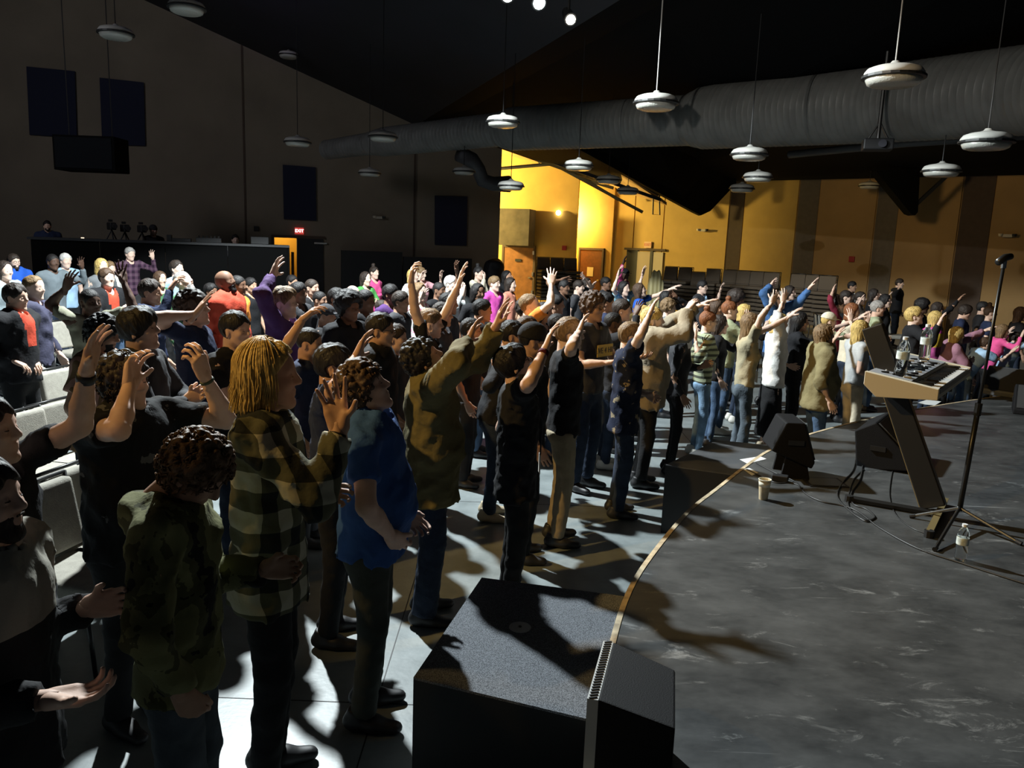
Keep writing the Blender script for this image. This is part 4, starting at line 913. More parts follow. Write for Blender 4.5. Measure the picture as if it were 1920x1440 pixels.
# ------------------------------------------------------------------ sound booth and what stands in it
BA = at(58, 470, 16.3); BA.z = 0; BD = RD; bl_ = 5.05
bo = empty('sound_booth', (0, 0, 0)); tag(bo, 'long black sound booth in front of the rear wall', 'booth')
for i in range(4): slab('front_board', BA, BD, i * bl_ / 4 + .006, (i + 1) * bl_ / 4 - .006, 0, 2.02, .05, M_beam, bo)
slab('counter', BA, BD, -.05, bl_ + .05, 2.02, 2.07, .6, mat('booth_top', (.02, .02, .022), .4), bo, off=.04)
slab('side_board', BA + BD * bl_, RN, -2.2, 0, 0, 2.02, .05, M_beam, bo); slab('platform', BA, BD, 0, bl_, .0, .75, 2.2, M_black, bo, off=-.06)
def tripod_camera(u, v, y, label):
    p = at(u, v, y); e = empty('video_camera', p, -.9); tag(e, label, 'camera')
    MB().box((0, 0, 0), (.34, .13, .16)).build('camera_body', M_black, e, bevel=.02); MB().tube([(.17, 0, 0), (.33, 0, 0)], .055, 12).build('lens', M_black, e); MB().box((-.08, 0, .12), (.2, .05, .05)).build('handle', M_black, e)
    for k in range(3): a = 2.1 * k; MB().tube([(0, 0, -.08), (.22 * math.cos(a), .22 * math.sin(a), -.48)], .016, 6).build('leg', M_black, e)
tripod_camera(209, 424, 17.6, 'largest black video camera on the booth, farthest from the crouching operator'); tripod_camera(234, 428, 17.7, 'middle one of three black video cameras on the booth'); tripod_camera(266, 429, 17.8, 'black video camera beside the crouching operator')
def slabbox(name, u, v, y, dims, m, lb, cat, rz=.33):
    e = MB().box((0, 0, dims[2] / 2), dims).build(name, m, None, bevel=.008); e.location = at(u, v, y); e.location.z = max(2.07, e.location.z) if False else 2.072; e.rotation_euler = (0, 0, rz); tag(e, lb, cat); return e
slabbox('equipment_case', 318, 452, 17.3, (.1, .2, .14), M_black, 'small upright black case on the booth counter', 'case'); slabbox('flat_mixer', 341, 452, 17.4, (.38, .3, .07), M_black, 'flat black mixer on the booth counter', 'mixer')
e = slabbox('lighting_console', 392, 453, 17.6, (.52, .35, .10), M_black, 'black lighting console with knobs on the booth counter', 'console')
for i in range(6): MB().box((-.2 + .08 * i, 0, .12), (.035, .05, .05)).build('knob', M_metal, e)
slabbox('computer_monitor', 487, 455, 18.0, (.38, .2, .16), M_black, 'low black monitor at the booth end by the doorway', 'monitor'); slabbox('desk_light', 155, 449, 16.7, (.06, .05, .02), mat('desk_light', (1, .8, .6), .5, emit=1.2), 'tiny glowing desk light on the booth counter', 'light')
pt = slab('low_partition', RA, RD, along(rear(632, 470)), along(rear(742, 470)), 0, 1.88, .12, M_black, None, off=1.2); tag(pt, 'low black partition along the rear wall past the dark door', 'partition')
pt = slab('low_partition', RA, RD, along(rear(744, 470)), along(rear(868, 470)), 0, 1.74, .12, M_black, None, off=1.2); tag(pt, 'lower black partition under the pier panel', 'partition')
cv = Field((-.5, -.4, 0), (.5, .4, 1.9), .04); cv.cone((0, 0, .3), (0, 0, 1.5), .38, .30, .1); cv.ell((.1, 0, 1.5), (.25, .25, .3), .1); X_, Y_, Z_ = cv.axes(); cv.g += (.03 * waves(X_, Y_, Z_, 3, 12)).astype(np.float32); cv.clip((0, 0, -1), 0)
P_, Q_ = cv.mesh(); e = obj('covered_equipment', mesh_np('covered_equipment', P_, Q_), M_black); e.location = (*at(925, 492, 25.5).xy, 0); tag(e, 'hunched black covered equipment beside the bright alcove edge', 'covered equipment')

# ------------------------------------------------------------------ chairs
M_fab = mat('chair_fabric', (.36, .34, .29), .9, var=.12, vscale=20, bump=.3, bscale=150); M_fabd = mat('chair_fabric_dark', (.11, .085, .06), .9, bump=.3, bscale=150)
def chair_parts():
    def pad(c, r, h=.03):
        F = Field(V3(*c) - V3(*r) - .05, V3(*c) + V3(*r) + .05, h)
        X, Y, Z = F.axes(); q = np.sqrt(np.maximum(np.abs(X - c[0]) - r[0] + .03, 0) ** 2 + np.maximum(np.abs(Y - c[1]) - r[1] + .03, 0) ** 2 + np.maximum(np.abs(Z - c[2]) - r[2] + .025, 0) ** 2) - .028
        F.g = q.astype(np.float32); return F.mesh()
    seat = mesh_np('seat', *pad((0, 0, .45), (.25, .25, .045)))
    P, Q = pad((-.24, 0, .72), (.035, .24, .20)); P[:, 0] += -(P[:, 2] - .5) * .18 + .04 - (P[:, 1] ** 2) * .5 * 0; back = mesh_np('backrest', P, Q)
    fr = MB()
    for y in (-.245, .245): fr.tube([(-.22, y, .43), (-.27, y, .6), (-.315, y, .93)], .0115, 6)
    fr.tube([(-.262, -.245, .58), (-.262, .245, .58)], .0115, 6); fr.tube([(-.315, -.245, .925), (-.315, .245, .925)], .0115, 6)
    frame = fr.mesh('back_frame', True); legs = []
    for x in (-1, 1):
        for y in (-1, 1): legs.append(MB().tube([(x * .2, y * .235, .42), (x * .245, y * .245, 0)], .0115, 6).mesh('leg', True))
    for m in (frame, *legs): m.materials.append(M_metal)
    for m in (seat, back): m.materials.append(None)
    return seat, back, frame, legs
CP = chair_parts()
def chair(x, y, z, yaw, m, label, group, legs=True):
    e = empty('stacking_chair', (x, y, z), math.radians(yaw)); tag(e, label, 'chair', group)
    for n_, me in (('seat', CP[0]), ('backrest', CP[1])):
        o = link(bpy.data.objects.new(n_, me), e); o.material_slots[0].link = 'OBJECT'; o.material_slots[0].material = m
    link(bpy.data.objects.new('back_frame', CP[2]), e)
    if legs:
        for me in CP[3]: link(bpy.data.objects.new('leg', me), e)
    return e
# ------------------------------------------------------------------ keyboard on its column stand
KF, KA, KB_ = Vector((2.74, 5.00, 0)), Vector((.6, .8, 0)), Vector((-.8, .6, 0)); KL = 1.42
M_kgold = mat('keyboard_silver', (.66, .60, .46), .45); M_kgrey = mat('keyboard_grey', (.33, .34, .36), .4); M_wkey = mat('key_white', (.75, .74, .70), .3); M_bkey = mat('key_black', (.01, .01, .01), .3)
kb = empty('stage_keyboard', KF + KA * .7 + Vector((0, 0, 1.40))); tag(kb, 'silver electronic keyboard on a black slanted column stand', 'keyboard'); kb_inv = Matrix.Translation(-kb.location)
def kp(a, b, z): return KF + KA * a + KB_ * b + Vector((0, 0, z)) - kb.location
def kprism(name, prof, a0, a1, m, bevel=.004, parent=kb): return MB().prism([kp(a0, b, z) for b, z in prof], KA * 0, KA * (a1 - a0)).build(name, m, parent, bevel=bevel)
prof = [(0, 1.478), (0, 1.405), (.37, 1.375), (.455, 1.45), (.455, 1.54)]
kprism('end_cap', prof, 0, .05, M_kgold); kprism('end_cap', prof, KL - .05, KL, M_kgold)
body_ = [(0, 1.43), (0, 1.41), (.37, 1.38), (.45, 1.452), (.45, 1.532), (.17, 1.497), (.16, 1.46), (0, 1.455)]
kprism('case', body_, .05, KL - .05, M_kgold)
cpn = kprism('control_panel', [(.175, 1.499), (.445, 1.533), (.445, 1.537), (.175, 1.503)], .06, KL - .06, M_kgrey, .001)
kprism('display_screen', [(.22, 1.508), (.36, 1.526), (.36, 1.530), (.22, 1.512)], .55, .85, mat('screen_dark', (.02, .025, .03), .15), .001)
kprism('front_trim', [(-.002, 1.47), (-.002, 1.44), (.004, 1.44), (.004, 1.47)], .05, KL - .05, M_bkey, 0)
nk = 52; kw = (KL - .12) / nk
wk = MB().prism([kp(0, b, z) - kp(0, 0, 0) for b, z in ((.012, 1.457), (.155, 1.457), (.155, 1.474), (.012, 1.474))], KA * .0012, KA * (kw - .0012)).mesh('white_key'); wk.materials.append(M_wkey)
bk = MB().prism([kp(0, b, z) - kp(0, 0, 0) for b, z in ((.06, 1.474), (.155, 1.474), (.155, 1.486), (.068, 1.486))], KA * -.006, KA * .006).mesh('black_key'); bk.materials.append(M_bkey)
for i in range(nk):
    o = link(bpy.data.objects.new('white_key', wk), kb); o.location = kp(.06 + i * kw, 0, 0)
    if i % 7 not in (2, 6) and i < nk - 1: o = link(bpy.data.objects.new('black_key', bk), kb); o.location = kp(.06 + (i + 1) * kw, 0, 0)
for i in range(9):
    for j in range(3): MB().box(kp(.15 + i * .12 + (.5 if False else 0), .22 + .07 * j, 1.513 + .0085 * j), (.05, .016, .012)).build('button', M_bkey if (i + j) % 3 else M_wkey, cpn)
ks = empty('keyboard_stand', (2.86, 5.22, SZ)); tag(ks, 'black slanted column stand holding the keyboard', 'stand')
kl = lambda v: Vector(v) - ks.location
M_gloss = mat('stand_black', (.012, .012, .012), .35)
c0, c1 = Vector((2.90, 5.16, SZ + .06)), at(1637, 612, 5.55)
ax = (c1 - c0).normalized(); wd = (KA - ax * KA.dot(ax)).normalized(); nn = ax.cross(wd)
MB().prism([kl(c0 - nn * .08), kl(c0 + nn * .08), kl(c1 + nn * .07), kl(c1 - nn * .07)], -wd * .035, wd * .035).build('column', M_gloss, ks, bevel=.008)
MB().prism([kl(c0 + nn * .081), kl(c0 + nn * .088), kl(c1 + nn * .077), kl(c1 + nn * .070)], -wd * .012, wd * .012).build('column_lit_edge', mat('stand_lit_edge', (.45, .35, .16), .3, metal=.6), ks)  # added strip, its gold paints the amber light along the column edge
for t in (.02, -.01): pass
MB().tube([kl(KF + KA * .72 + KB_ * .44 + Vector((0, 0, 1.375))), kl(KF + KA * .72 + KB_ * .02 + Vector((0, 0, 1.385)))], .02, 6).build('support_arm', M_gloss, ks); MB().tube([kl(KF + KA * .45 + KB_ * .40 + Vector((0, 0, 1.362))), kl(KF + KA * .45 + KB_ * .02 + Vector((0, 0, 1.385)))], .02, 6).build('support_arm', M_gloss, ks)
MB().tube([kl(c0.lerp(c1, .62)), kl(KF + KA * .58 + KB_ * .3 + Vector((0, 0, 1.36)))], .03, 6).build('support_bracket', M_gloss, ks)
f0 = onz(1592, 934, SZ + .025); f1 = onz(1752, 962, SZ + .025); f2 = onz(1772, 938, SZ + .03); f3 = onz(1742, 1000, SZ + .025)
MB().tube([kl(f0), kl(f1)], .024, 6).build('foot_bar', M_gloss, ks); MB().tube([kl(f2), kl(f3)], .028, 4).build('foot_bar', mat('stand_lit_edge', (.45, .35, .16)), ks)  # second bar carries the same painted amber light as its colour
for p in (f0, f3, f1): MB().lathe([(.03, -.024), (.03, .02), (0, .02)], tuple(kl(p)), 10).build('rubber_foot', M_black, ks)
# ------------------------------------------------------------------ mic stand
mb0 = onz(1795, 985, SZ); ms = empty('mic_stand', mb0); tag(ms, 'tall black tripod mic stand with an empty clip', 'mic stand'); ml = lambda v: Vector(v) - mb0
top = at(1881, 503, mb0.y + .03)
mid = mb0.lerp(top, .47); b1 = Vector((mb0.x, mb0.y, SZ + .10))
MB().tube([ml(b1), ml(mid)], .0165, 10).build('lower_tube', M_gloss, ms, smooth=True); MB().tube([ml(mid - (top - b1).normalized() * .05), ml(mid + (top - b1).normalized() * .03)], .022, 10).build('clutch', M_gloss, ms); MB().tube([ml(mid), ml(top)], .010, 10).build('upper_tube', M_gloss, ms, smooth=True)
for (u, v), m in (((1716, 967), M_steel), ((1755, 1026), M_gloss), ((1905, 1014), M_gloss)):
    q = onz(u, v, SZ + .02); MB().tube([ml(b1 + Vector((0, 0, .02))), ml(q)], .011, 8).build('leg', m, ms); MB().tube([ml(q + (q - b1).normalized() * .0), ml(q + (q - b1).normalized() * .035)], .015, 8).build('rubber_foot', M_black, ms)
MB().tube([ml(top), ml(top + Vector((.0, 0, .05)))], .016, 8).build('swivel', M_steel, ms); MB().tube([ml(top + Vector((-.055, -.03, .035))), ml(top + Vector((0, 0, .065))), ml(top + Vector((.05, .02, .075)))], [.022, .024, .02], 10).build('clip', M_gloss, ms, smooth=True)
# ------------------------------------------------------------------ stage monitors
M_cab = mat('monitor_black', (.006, .006, .007), .75, bump=.25, bscale=200, spec=.2); M_gril = mat('monitor_grille', (.03, .03, .03), .6, bump=.6, bscale=400)
def wedge(name, u, v, yaw, dims, label, z=SZ, tilt=0, legs=False, m=M_cab):
    """floor monitor: sloped front faces local +X"""
    p = onz(u, v, z); e = empty(name, p, math.radians(yaw)); tag(e, label, 'monitor'); W, D_, H_ = dims
    pr = [(-D_ / 2, 0, .0), (D_ / 2, 0, .0), (D_ / 2, 0, H_ * .18), (-D_ * .12, 0, H_), (-D_ / 2, 0, H_ * .82)]
    T_ = Matrix.Translation((0, 0, .16 if legs else 0)) @ Matrix.Rotation(math.radians(tilt), 4, 'Y')
    cab = MB().prism([T_ @ Vector(q) for q in pr], (0, -W / 2, 0), (0, W / 2, 0)).build('cabinet', m, e, bevel=.012)
    a, b = Vector(pr[2]), Vector(pr[3]); n = Vector((b.z - a.z, 0, a.x - b.x)).normalized()
    MB().prism([T_ @ q for q in (a.lerp(b, .05) + n * .001, a.lerp(b, .95) + n * .001, a.lerp(b, .95) + n * .012, a.lerp(b, .05) + n * .012)], (0, -W / 2 + .03, 0), (0, W / 2 - .03, 0)).build('grille', M_gril, e)
    for y in (-1, 1):
        MB().box(T_ @ Vector((-D_ * .1, y * (W / 2 + .004), H_ * .45)), (.12, .012, .04)).build('side_handle', M_metal, cab)
        if legs: MB().prism([Vector((-.06, 0, 0)), Vector((.16, 0, 0)), Vector((.10, 0, .26)), Vector((-.02, 0, .26))], (0, y * W * .35 - .015, 0), (0, y * W * .35 + .015, 0)).build('leg_bracket', m, e)
    return e
wedge('floor_monitor', 1470, 888, -5, (.36, .34, .30), 'small black floor monitor raised on bracket legs by the plain riser', legs=True, tilt=22)
wedge('floor_monitor', 1672, 868, -35, (.62, .44, .40), 'large black wedge monitor behind the slanted keyboard column', tilt=-8)
wedge('floor_monitor', 1893, 742, -140, (.62, .40, .36), 'grey topped wedge monitor far along the stage edge past the mic stand', m=mat('monitor_grey', (.07, .075, .08), .5))
wedge('floor_monitor', 1935, 775, -120, (.4, .40, .32), 'black wedge monitor cut by the picture edge past the mic stand')
sb = empty('subwoofer', (0, 0, 0)); tag(sb, 'near black speaker box on the stage edge with a pale ribbed grille strip', 'loudspeaker')
t_ = [onz(1150, 1203, SZ + .30), onz(1266, 1256, SZ + .30), onz(1266, 1366, SZ + .30), onz(1122, 1312, SZ + .30)]
MB().prism([Vector((p.x, p.y, 0)) for p in t_], (0, 0, SZ + .002), (0, 0, SZ + .30)).build('cabinet', M_cab, sb, bevel=.006)
va, vb_ = t_[0], t_[3]; dd_ = (vb_ - va); nn_ = Vector((-dd_.y, dd_.x, 0)).normalized(); nn_ = nn_ if nn_.x < 0 else -nn_
MB().prism([Vector((va.x, va.y, 0)), Vector((vb_.x, vb_.y, 0)), Vector((vb_.x, vb_.y, 0)) + nn_ * .036, Vector((va.x, va.y, 0)) + nn_ * .036], (0, 0, SZ + .02), (0, 0, SZ + .298)).build('grille_frame', mat('grille_pale', (.55, .56, .55), .5), sb)
for i in range(24):
    p = Vector((va.x, va.y, SZ + .299)).lerp(Vector((vb_.x, vb_.y, SZ + .299)), (i + .5) / 24); MB().box((0, 0, 0), (.028, .005, .006), Matrix.Translation(p + nn_ * .018) @ Matrix.Rotation(math.atan2(nn_.y, nn_.x) + .5, 4, 'Z')).build('grille_rib', M_black, sb)
# ------------------------------------------------------------------ bottles, cup, papers, cables
M_pet = mat('clear_plastic', (.95, .97, .97), .04, trans=1.0); M_label = mat('bottle_label', (.55, .62, .60), .5, var=.3, vscale=40); M_capw = mat('bottle_cap', (.75, .77, .78), .5); M_water = mat('water', (.9, .95, .96), .0, trans=1.0)
def bottle(p, label, s=1.0, rot=(0, 0, 0)):
    e = empty('water_bottle', p); e.rotation_euler = rot; tag(e, label, 'bottle', 'clear plastic water bottles'); e.scale = (s, s, s)
    ribs = []
    for i in range(15): z = .008 + i * .0095; ribs.append((.031 + (.0012 if i % 2 else -.0008), z))
    MB().lathe([(.0, .003), (.026, .0)] + ribs + [(.031, .150), (.028, .165), (.018, .188), (.0125, .197), (.0125, .206)], seg=24).build('bottle_body', M_pet, e, smooth=True)
    MB().lathe([(.0145, .200), (.0145, .216), (.0, .2165)], seg=18).build('cap', M_capw, e); MB().lathe([(.0325, .095), (.0327, .097), (.0327, .135), (.0325, .137)], seg=24).build('label_wrap', M_label, e, smooth=True)
bottle(onz(1800, 1050, SZ), 'clear water bottle standing on the stage by the mic stand', 1.02)
pk = KF + KA * .16 + KB_ * .27 + Vector((0, 0, 1.512)); bottle(pk, 'clear water bottle on the near end of the keyboard', 1.25, (.05, .02, 0))
bottle(KF + KA * 1.18 + KB_ * .30 + Vector((0, 0, 1.521)), 'clear water bottle on the far end of the keyboard', 1.3)
p = onz(1431, 936, SZ); e = empty('paper_cup', p); tag(e, 'pale paper cup standing on the stage near the riser', 'cup')
MB().lathe([(.0, .002), (.030, .0), (.043, .145), (.041, .145), (.029, .01), (.0, .01)], seg=28).build('cup_wall', mat('cup_paper', (.62, .52, .34), .6, var=.15, vscale=30), e, smooth=True, sharp=40); MB().tube([(.043 * math.cos(t), .043 * math.sin(t), .146) for t in np.linspace(0, 2 * PI, 25)], .003, 6).build('rolled_rim', mat('cup_rim', (.75, .7, .55), .5), e)
MB().lathe([(.0385, .095), (.042, .13)], seg=28).build('printed_band', mat('cup_band', (.75, .72, .6), .6), e, smooth=True)
M_paper = mat('white_paper', (.75, .75, .73), .8)
def sheet(pts, z, label):
    q = [onz(u, v, z) for u, v in pts]; o = MB().prism(q, (0, 0, .001), (0, 0, .003)).build('paper_sheet', M_paper); tag(o, label, 'paper', 'loose papers on the stage')
sheet([(1387, 862), (1425, 856), (1437, 861), (1402, 870)], SZ, 'white paper sheet lying across the riser and stage edge'); sheet([(1393, 880), (1405, 878), (1422, 887), (1410, 892)], SZ, 'small white paper behind the paper cup'); sheet([(1718, 756), (1738, 750), (1765, 753), (1752, 761)], SZ, 'white set list paper on the stage beyond the keyboard')
M_cable = mat('cable_black', (.02, .02, .02), .45)
def cable(pts, label, r=.006, z=SZ):
    q = [onz(u, v, z + r) if not isinstance(u, Vector) else u for u, v in pts]; c3 = smooth_curve([tuple(p) for p in q], 6)
    o = MB().tube(c3, r, 6).build('cable', M_cable, None, smooth=True); tag(o, label, 'cable', 'cables on the stage')
cable([(1418, 868), (1450, 885), (1490, 903), (1510, 925), (1540, 940), (1580, 948), (1610, 960), (1650, 990), (1720, 1028), (1800, 1055), (1870, 1078), (1940, 1100)], 'long black cable running from the small monitor past the bottle')
cable([(1606, 848), (1600, 880), (1580, 905), (1570, 930), (1590, 955), (1620, 975), (1640, 970), (1625, 955), (1600, 945), (1596, 925), (1612, 900), (1618, 870)], 'black cable coiled below the large wedge monitor'); cable([(1640, 970), (1625, 978), (1600, 962), (1590, 940), (1600, 900), (1620, 880)], 'second cable loop below the large wedge monitor', .005)
cable([(1680, 860), (1672, 890), (1668, 930), (1680, 965), (1710, 990), (1745, 1003)], 'thin cable hanging beside the slanted column', .004); cable([(1400, 880), (1425, 892), (1455, 905), (1485, 905), (1505, 915)], 'short cable behind the paper cup', .005)
fp = empty('floor_pocket', onz(1545, 905, SZ)); tag(fp, 'square black floor pocket lid under the small monitor', 'floor box'); MB().box((0, 0, .004), (.30, .24, .006)).build('lid', M_black, fp); MB().box((0, 0, .006), (.26, .2, .006)).build('lid_panel', M_metal, fp)
bx = MB().box((0, 0, .025), (.12, .07, .05)).build('junction_box', M_black, None, bevel=.008); bx.location = onz(1462, 902, SZ); bx.rotation_euler = (0, 0, -.4); tag(bx, 'small black junction box on the cable by the small monitor', 'junction box')
# ------------------------------------------------------------------ chairs in the rows and stacked at the side wall
def chair_at(u, v, yaw, label):
    p = onz(u, v, .93); a = math.radians(yaw); chair(p.x + .3 * math.cos(a), p.y + .3 * math.sin(a), 0, yaw, M_fab, label, 'pale grey chairs in the rows')
for u, v, lb in ((44, 690, 'pale grey chair whose back the black jacketed man holds'), (112, 600, 'brightly lit grey chair behind the olive shirted man with raised hands'), (100, 690, 'grey chair beside the pink striped shirt'), (28, 770, 'grey chair below the held chair back'), (92, 752, 'grey chair seat beside the raised forearm with wristband'), (60, 905, 'dim grey chair between the two men at the picture edge'), (128, 872, 'dim grey chair under the raised elbow'), (1345, 592, 'grey chair behind the striped top woman'), (1440, 600, 'grey chair behind the beige shirted woman'), (1530, 588, 'grey chair beside the clapping woman in black'), (1568, 592, 'grey chair behind the pale capped person'), (1660, 592, 'grey chair behind the black hooded man'), (1508, 640, 'grey chair by the white sneaker')):
    chair_at(u, v, -12, lb)
def stack(u, y, n, yaw, where, z=0.0):
    p = at(u, 540, y)
    for k in range(n):
        chair(p.x - .02 * k * 0, p.y, z + .118 * k, yaw, M_fabd, ('topmost' if k == n - 1 else ('lowest', 'second lowest', 'third lowest', 'fourth lowest', 'fifth lowest', 'sixth lowest', 'seventh lowest', 'eighth lowest')[k]) + ' dark chair in the ' + where, 'stacked dark chairs', legs=(k == 0))
for i, (u, y, n) in enumerate(((1022, 27.6, 9), (1047, 27.4, 9), (1073, 27.2, 9))): stack(u, y, n, -70, ('first', 'middle', 'last')[i] + ' of three stacks before the alcove')
for i, (u, y, n) in enumerate(((1250, 25.6, 8), (1277, 25.3, 8), (1302, 24.9, 7), (1330, 24.6, 8))): stack(u, y, n, -125, ('first', 'second', 'third', 'fourth')[i] + ' stack beside the striped cloth')
for i, (u, y, n) in enumerate(((1362, 24.2, 8), (1388, 23.8, 8), (1414, 23.4, 8), (1440, 23.0, 8))): stack(u, y, n, -125, ('first', 'second', 'third', 'fourth')[i] + ' stack under the dark brown panel')
for i, (u, y, n) in enumerate(((1492, 22.4, 8), (1520, 22.0, 8), (1546, 21.6, 8))): stack(u, y, n, -125, ('first', 'second', 'third')[i] + ' stack under the grey panel')
p = at(1228, 556, 21.5); hz = at(1228, 510, 21.5).z
F_ = Field((-.35, -.2, 0), (.35, .2, 1.9), .03); F_.cone((0, 0, .4), (0, 0, hz - .12), .26, .17, .05, flat=(0, 1, 0), fs=.4); X_, Y_, Z_ = F_.axes(); F_.g += (.02 * np.sin(X_ * 45 + Z_)).astype(np.float32) + 0 * Z_.astype(np.float32); P_, Q_ = F_.mesh()
dc = empty('coat_stand', (p.x, p.y, 0)); tag(dc, 'pale yellow striped cloth hung on a stand before the stacked chairs', 'coat stand')
obj('striped_cloth', mesh_np('cloth', P_, Q_), pattern('towel', [(0, (.45, .38, .18)), (.5, (.75, .66, .36))], 9, 'stripe', 0), dc); MB().tube([(0, 0, 0), (0, 0, hz)], .02, 8).build('pole', M_metal, dc); MB().lathe([(.2, 0), (.2, .02), (0, .03)], seg=16).build('base', M_metal, dc)

# ------------------------------------------------------------------ wardrobe
BK = cloth('black', (.012, .012, .014)); NV = cloth('navy', (.016, .024, .06)); CH_ = cloth('charcoal', (.045, .045, .05)); GY = cloth('grey', (.16, .17, .18)); LG = cloth('light_grey', (.42, .43, .43)); WH = cloth('white', (.74, .73, .70))
OL = cloth('olive', (.13, .11, .045)); KH = cloth('khaki', (.20, .17, .085)); BE = cloth('beige', (.36, .31, .20)); TN = cloth('tan', (.30, .24, .15)); BL = cloth('blue', (.03, .085, .26)); RB = cloth('royal', (.02, .10, .50)); LB = cloth('light_blue', (.34, .50, .68)); PU = cloth('purple', (.075, .03, .13)); VI = cloth('violet', (.10, .06, .55))
RE = cloth('red', (.50, .06, .03)); OR = cloth('orange', (.72, .24, .04)); PK = cloth('pink', (.75, .10, .30)); PP = cloth('pale_pink', (.72, .38, .42)); BU = cloth('burgundy', (.20, .02, .04)); GR = cloth('green', (.05, .13, .06)); BG = cloth('bright_green', (.08, .32, .08)); SG = cloth('sage', (.34, .38, .24)); MV = cloth('mauve', (.30, .15, .20)); TE = cloth('teal', (.04, .10, .11)); CR = cloth('cream', (.66, .60, .46))
DJ = denim('dark', (.022, .032, .055)); MJ = denim('mid', (.06, .10, .17)); LJ = denim('light', (.16, .25, .36)); GJ = denim('grey', (.09, .11, .13)); BT = cloth('black_trousers', (.012, .012, .013)); KT = cloth('khaki_trousers', (.30, .25, .17)); CT = cloth('cream_trousers', (.62, .54, .40)); OT = cloth('moss_trousers', (.05, .055, .045))
S_w = mat('shoe_white', (.62, .60, .55), .6); S_b = mat('shoe_black', (.02, .02, .022), .5); S_t = mat('shoe_tan', (.42, .35, .24), .6)
t_ = lambda m, sl='s', **k: dict(m=m, sl=sl, **k)
b_ = lambda m, kind='jeans', **k: dict(m=m, kind=kind, **k)
FP = 'worshippers standing near the stage'

# ------------------------------------------------------------------ the people closest to the camera
person('man in a grey and black jacket, both palms open, cut by the picture edge', -38, 852, 2.0, 2, 1.05, hair=('short', 'dark'), top=t_(pattern('two_tone_jacket', [(0, (.03, .03, .032)), (.62, (.36, .34, .29))], .5, 'band'), 'l', lo=.02, hem=.80, col=1), bot=b_(KT), R=(88, 1312, -.18, (-1, .3, -.3), 'u', 'cup', (.6, 0, .1)), L=(168, 1138, .16, (-1, .3, -.5), 'i', 'cup', (.5, 0, .0)), hp=6, extra=('beard',), shoes=S_b, group=FP)
person('man in black raising one bare forearm with a wide black wristband', -28, 740, 2.62, 2, 1.05, skin='fair', hair=('short', 'dark'), top=t_(BK), bot=b_(BT), L=(163, 693, .05, (-.3, .4, -1), 'f', 'open', (.25, .1, .5)), hp=8, extra=(('band', 1, mat('band_black', (.01, .01, .01), .5), .035),), shoes=S_b, group=FP)
person('stocky man in a black printed tee holding both hands before his face', 232, 664, 3.4, -22, 1.2, skin='fair', hair=('curly', 'dark'), top=t_(pattern('black_print', [(0, (.012, .012, .013)), (.66, (.10, .10, .10))], 14, 'noise', 2, 4), lo=.01), bot=b_(BT), R=(243, 722, -.16, (-.5, .6, -1), 'f', 'claw', (.2, 0, .8)), L=(384, 706, .12, (.2, .6, -1), 'b', 'claw', (-.2, 0, .8)), hp=8, extra=(('band', 1, mat('band_green', (.05, .07, .04), .6), .014), ('curls', 220, .03, 11)), shoes=S_b, group=FP)
person('wavy haired man in a pink and tan striped shirt', 192, 592, 5.35, 5, 1.0, skin='tan', hair=('mop', 'black'), top=t_(pattern('tan_stripe', [(0, (.48, .27, .21)), (.60, (.20, .12, .06))], 24, 'stripe', 1), 's', lo=.02, hem=.80), bot=b_(DJ), R='dn', L='chest', hp=-12, lean=8, extra=('beard', ('curls', 160, .05, 12)), shoes=S_b, group=FP)
person('curly haired man in an olive tie-dye hoodie with bowed head', 362, 812, 2.42, 8, 1.0, skin='tan', hair=('curly', 'auburn'), top=t_(pattern('olive_tiedye', [(0, (.012, .012, .010)), (.42, (.08, .08, .036)), (.49, (.18, .18, .08))], 6.5, 'noise', 2, 4), 'l', hood=1, lo=.016, hem=.84, fold=1.3), bot=b_(GJ, 'loose'), R=(340, 1300, -.26, (-.2, 1, 0), 'i', 'fist'), L=(500, 1068, .12, (-1, .4, 0), 'i', 'relax'), hp=-40, hy=-8, extra=(('curls', 460, .032, 3), ('band', 1, mat('band_black', (.01, .01, .01)), .03)), shoes=S_b, group=FP)
person('long haired blond man in a checked flannel shirt with one palm raised', 503, 637, 3.0, 10, 1.0, skin='tan', hair=('bob', 'blond'), top=t_(plaid('flannel', (.018, .02, .018), (.10, .098, .06), (.42, .40, .30), 6.2), 'l', lo=.016, hem=.78, col=1, fold=1.2), bot=b_(BT), R=(636, 806, -.12, (-.2, .5, -1), 'c', 'open', (-.7, 0, 1.6)), L=(588, 926, .14, (-.8, .4, -.6), 'i', 'relax', (.7, 0, .1)), hp=2, extra=(('strands', 520, -.105, 3), ('band', -1, BK, .03)), shoes=S_b, group=FP)
person('man in a blue short sleeved shirt looking upward with arms lowered', 685, 676, 3.5, 4, 1.14, skin='fair', hair=('curly', 'brown'), top=t_(BL, 's', col=1, lo=.012, hem=.86), bot=b_(OT), R=(733, 1004, -.24, (-.15, 1, -.1), 'i', 'relax'), L=(752, 960, .15, (-1, .2, 0), 'i', 'relax'), hp=26, extra=(('curls', 200, .022, 13),), shoes=S_b, group=FP)
person('dark haired man in a navy polo with a raised hand behind the blue shirted man', 627, 643, 4.25, 5, 1.0, skin='tan', hair=('short', 'black'), top=t_(NV, 's', col=1, lo=.01), bot=b_(BT), R=(668, 670, -.2, (-.5, 1, -.8), 'f', 'open', (.1, 0, .5)), L='dn', hp=5, shoes=S_b, group=FP)
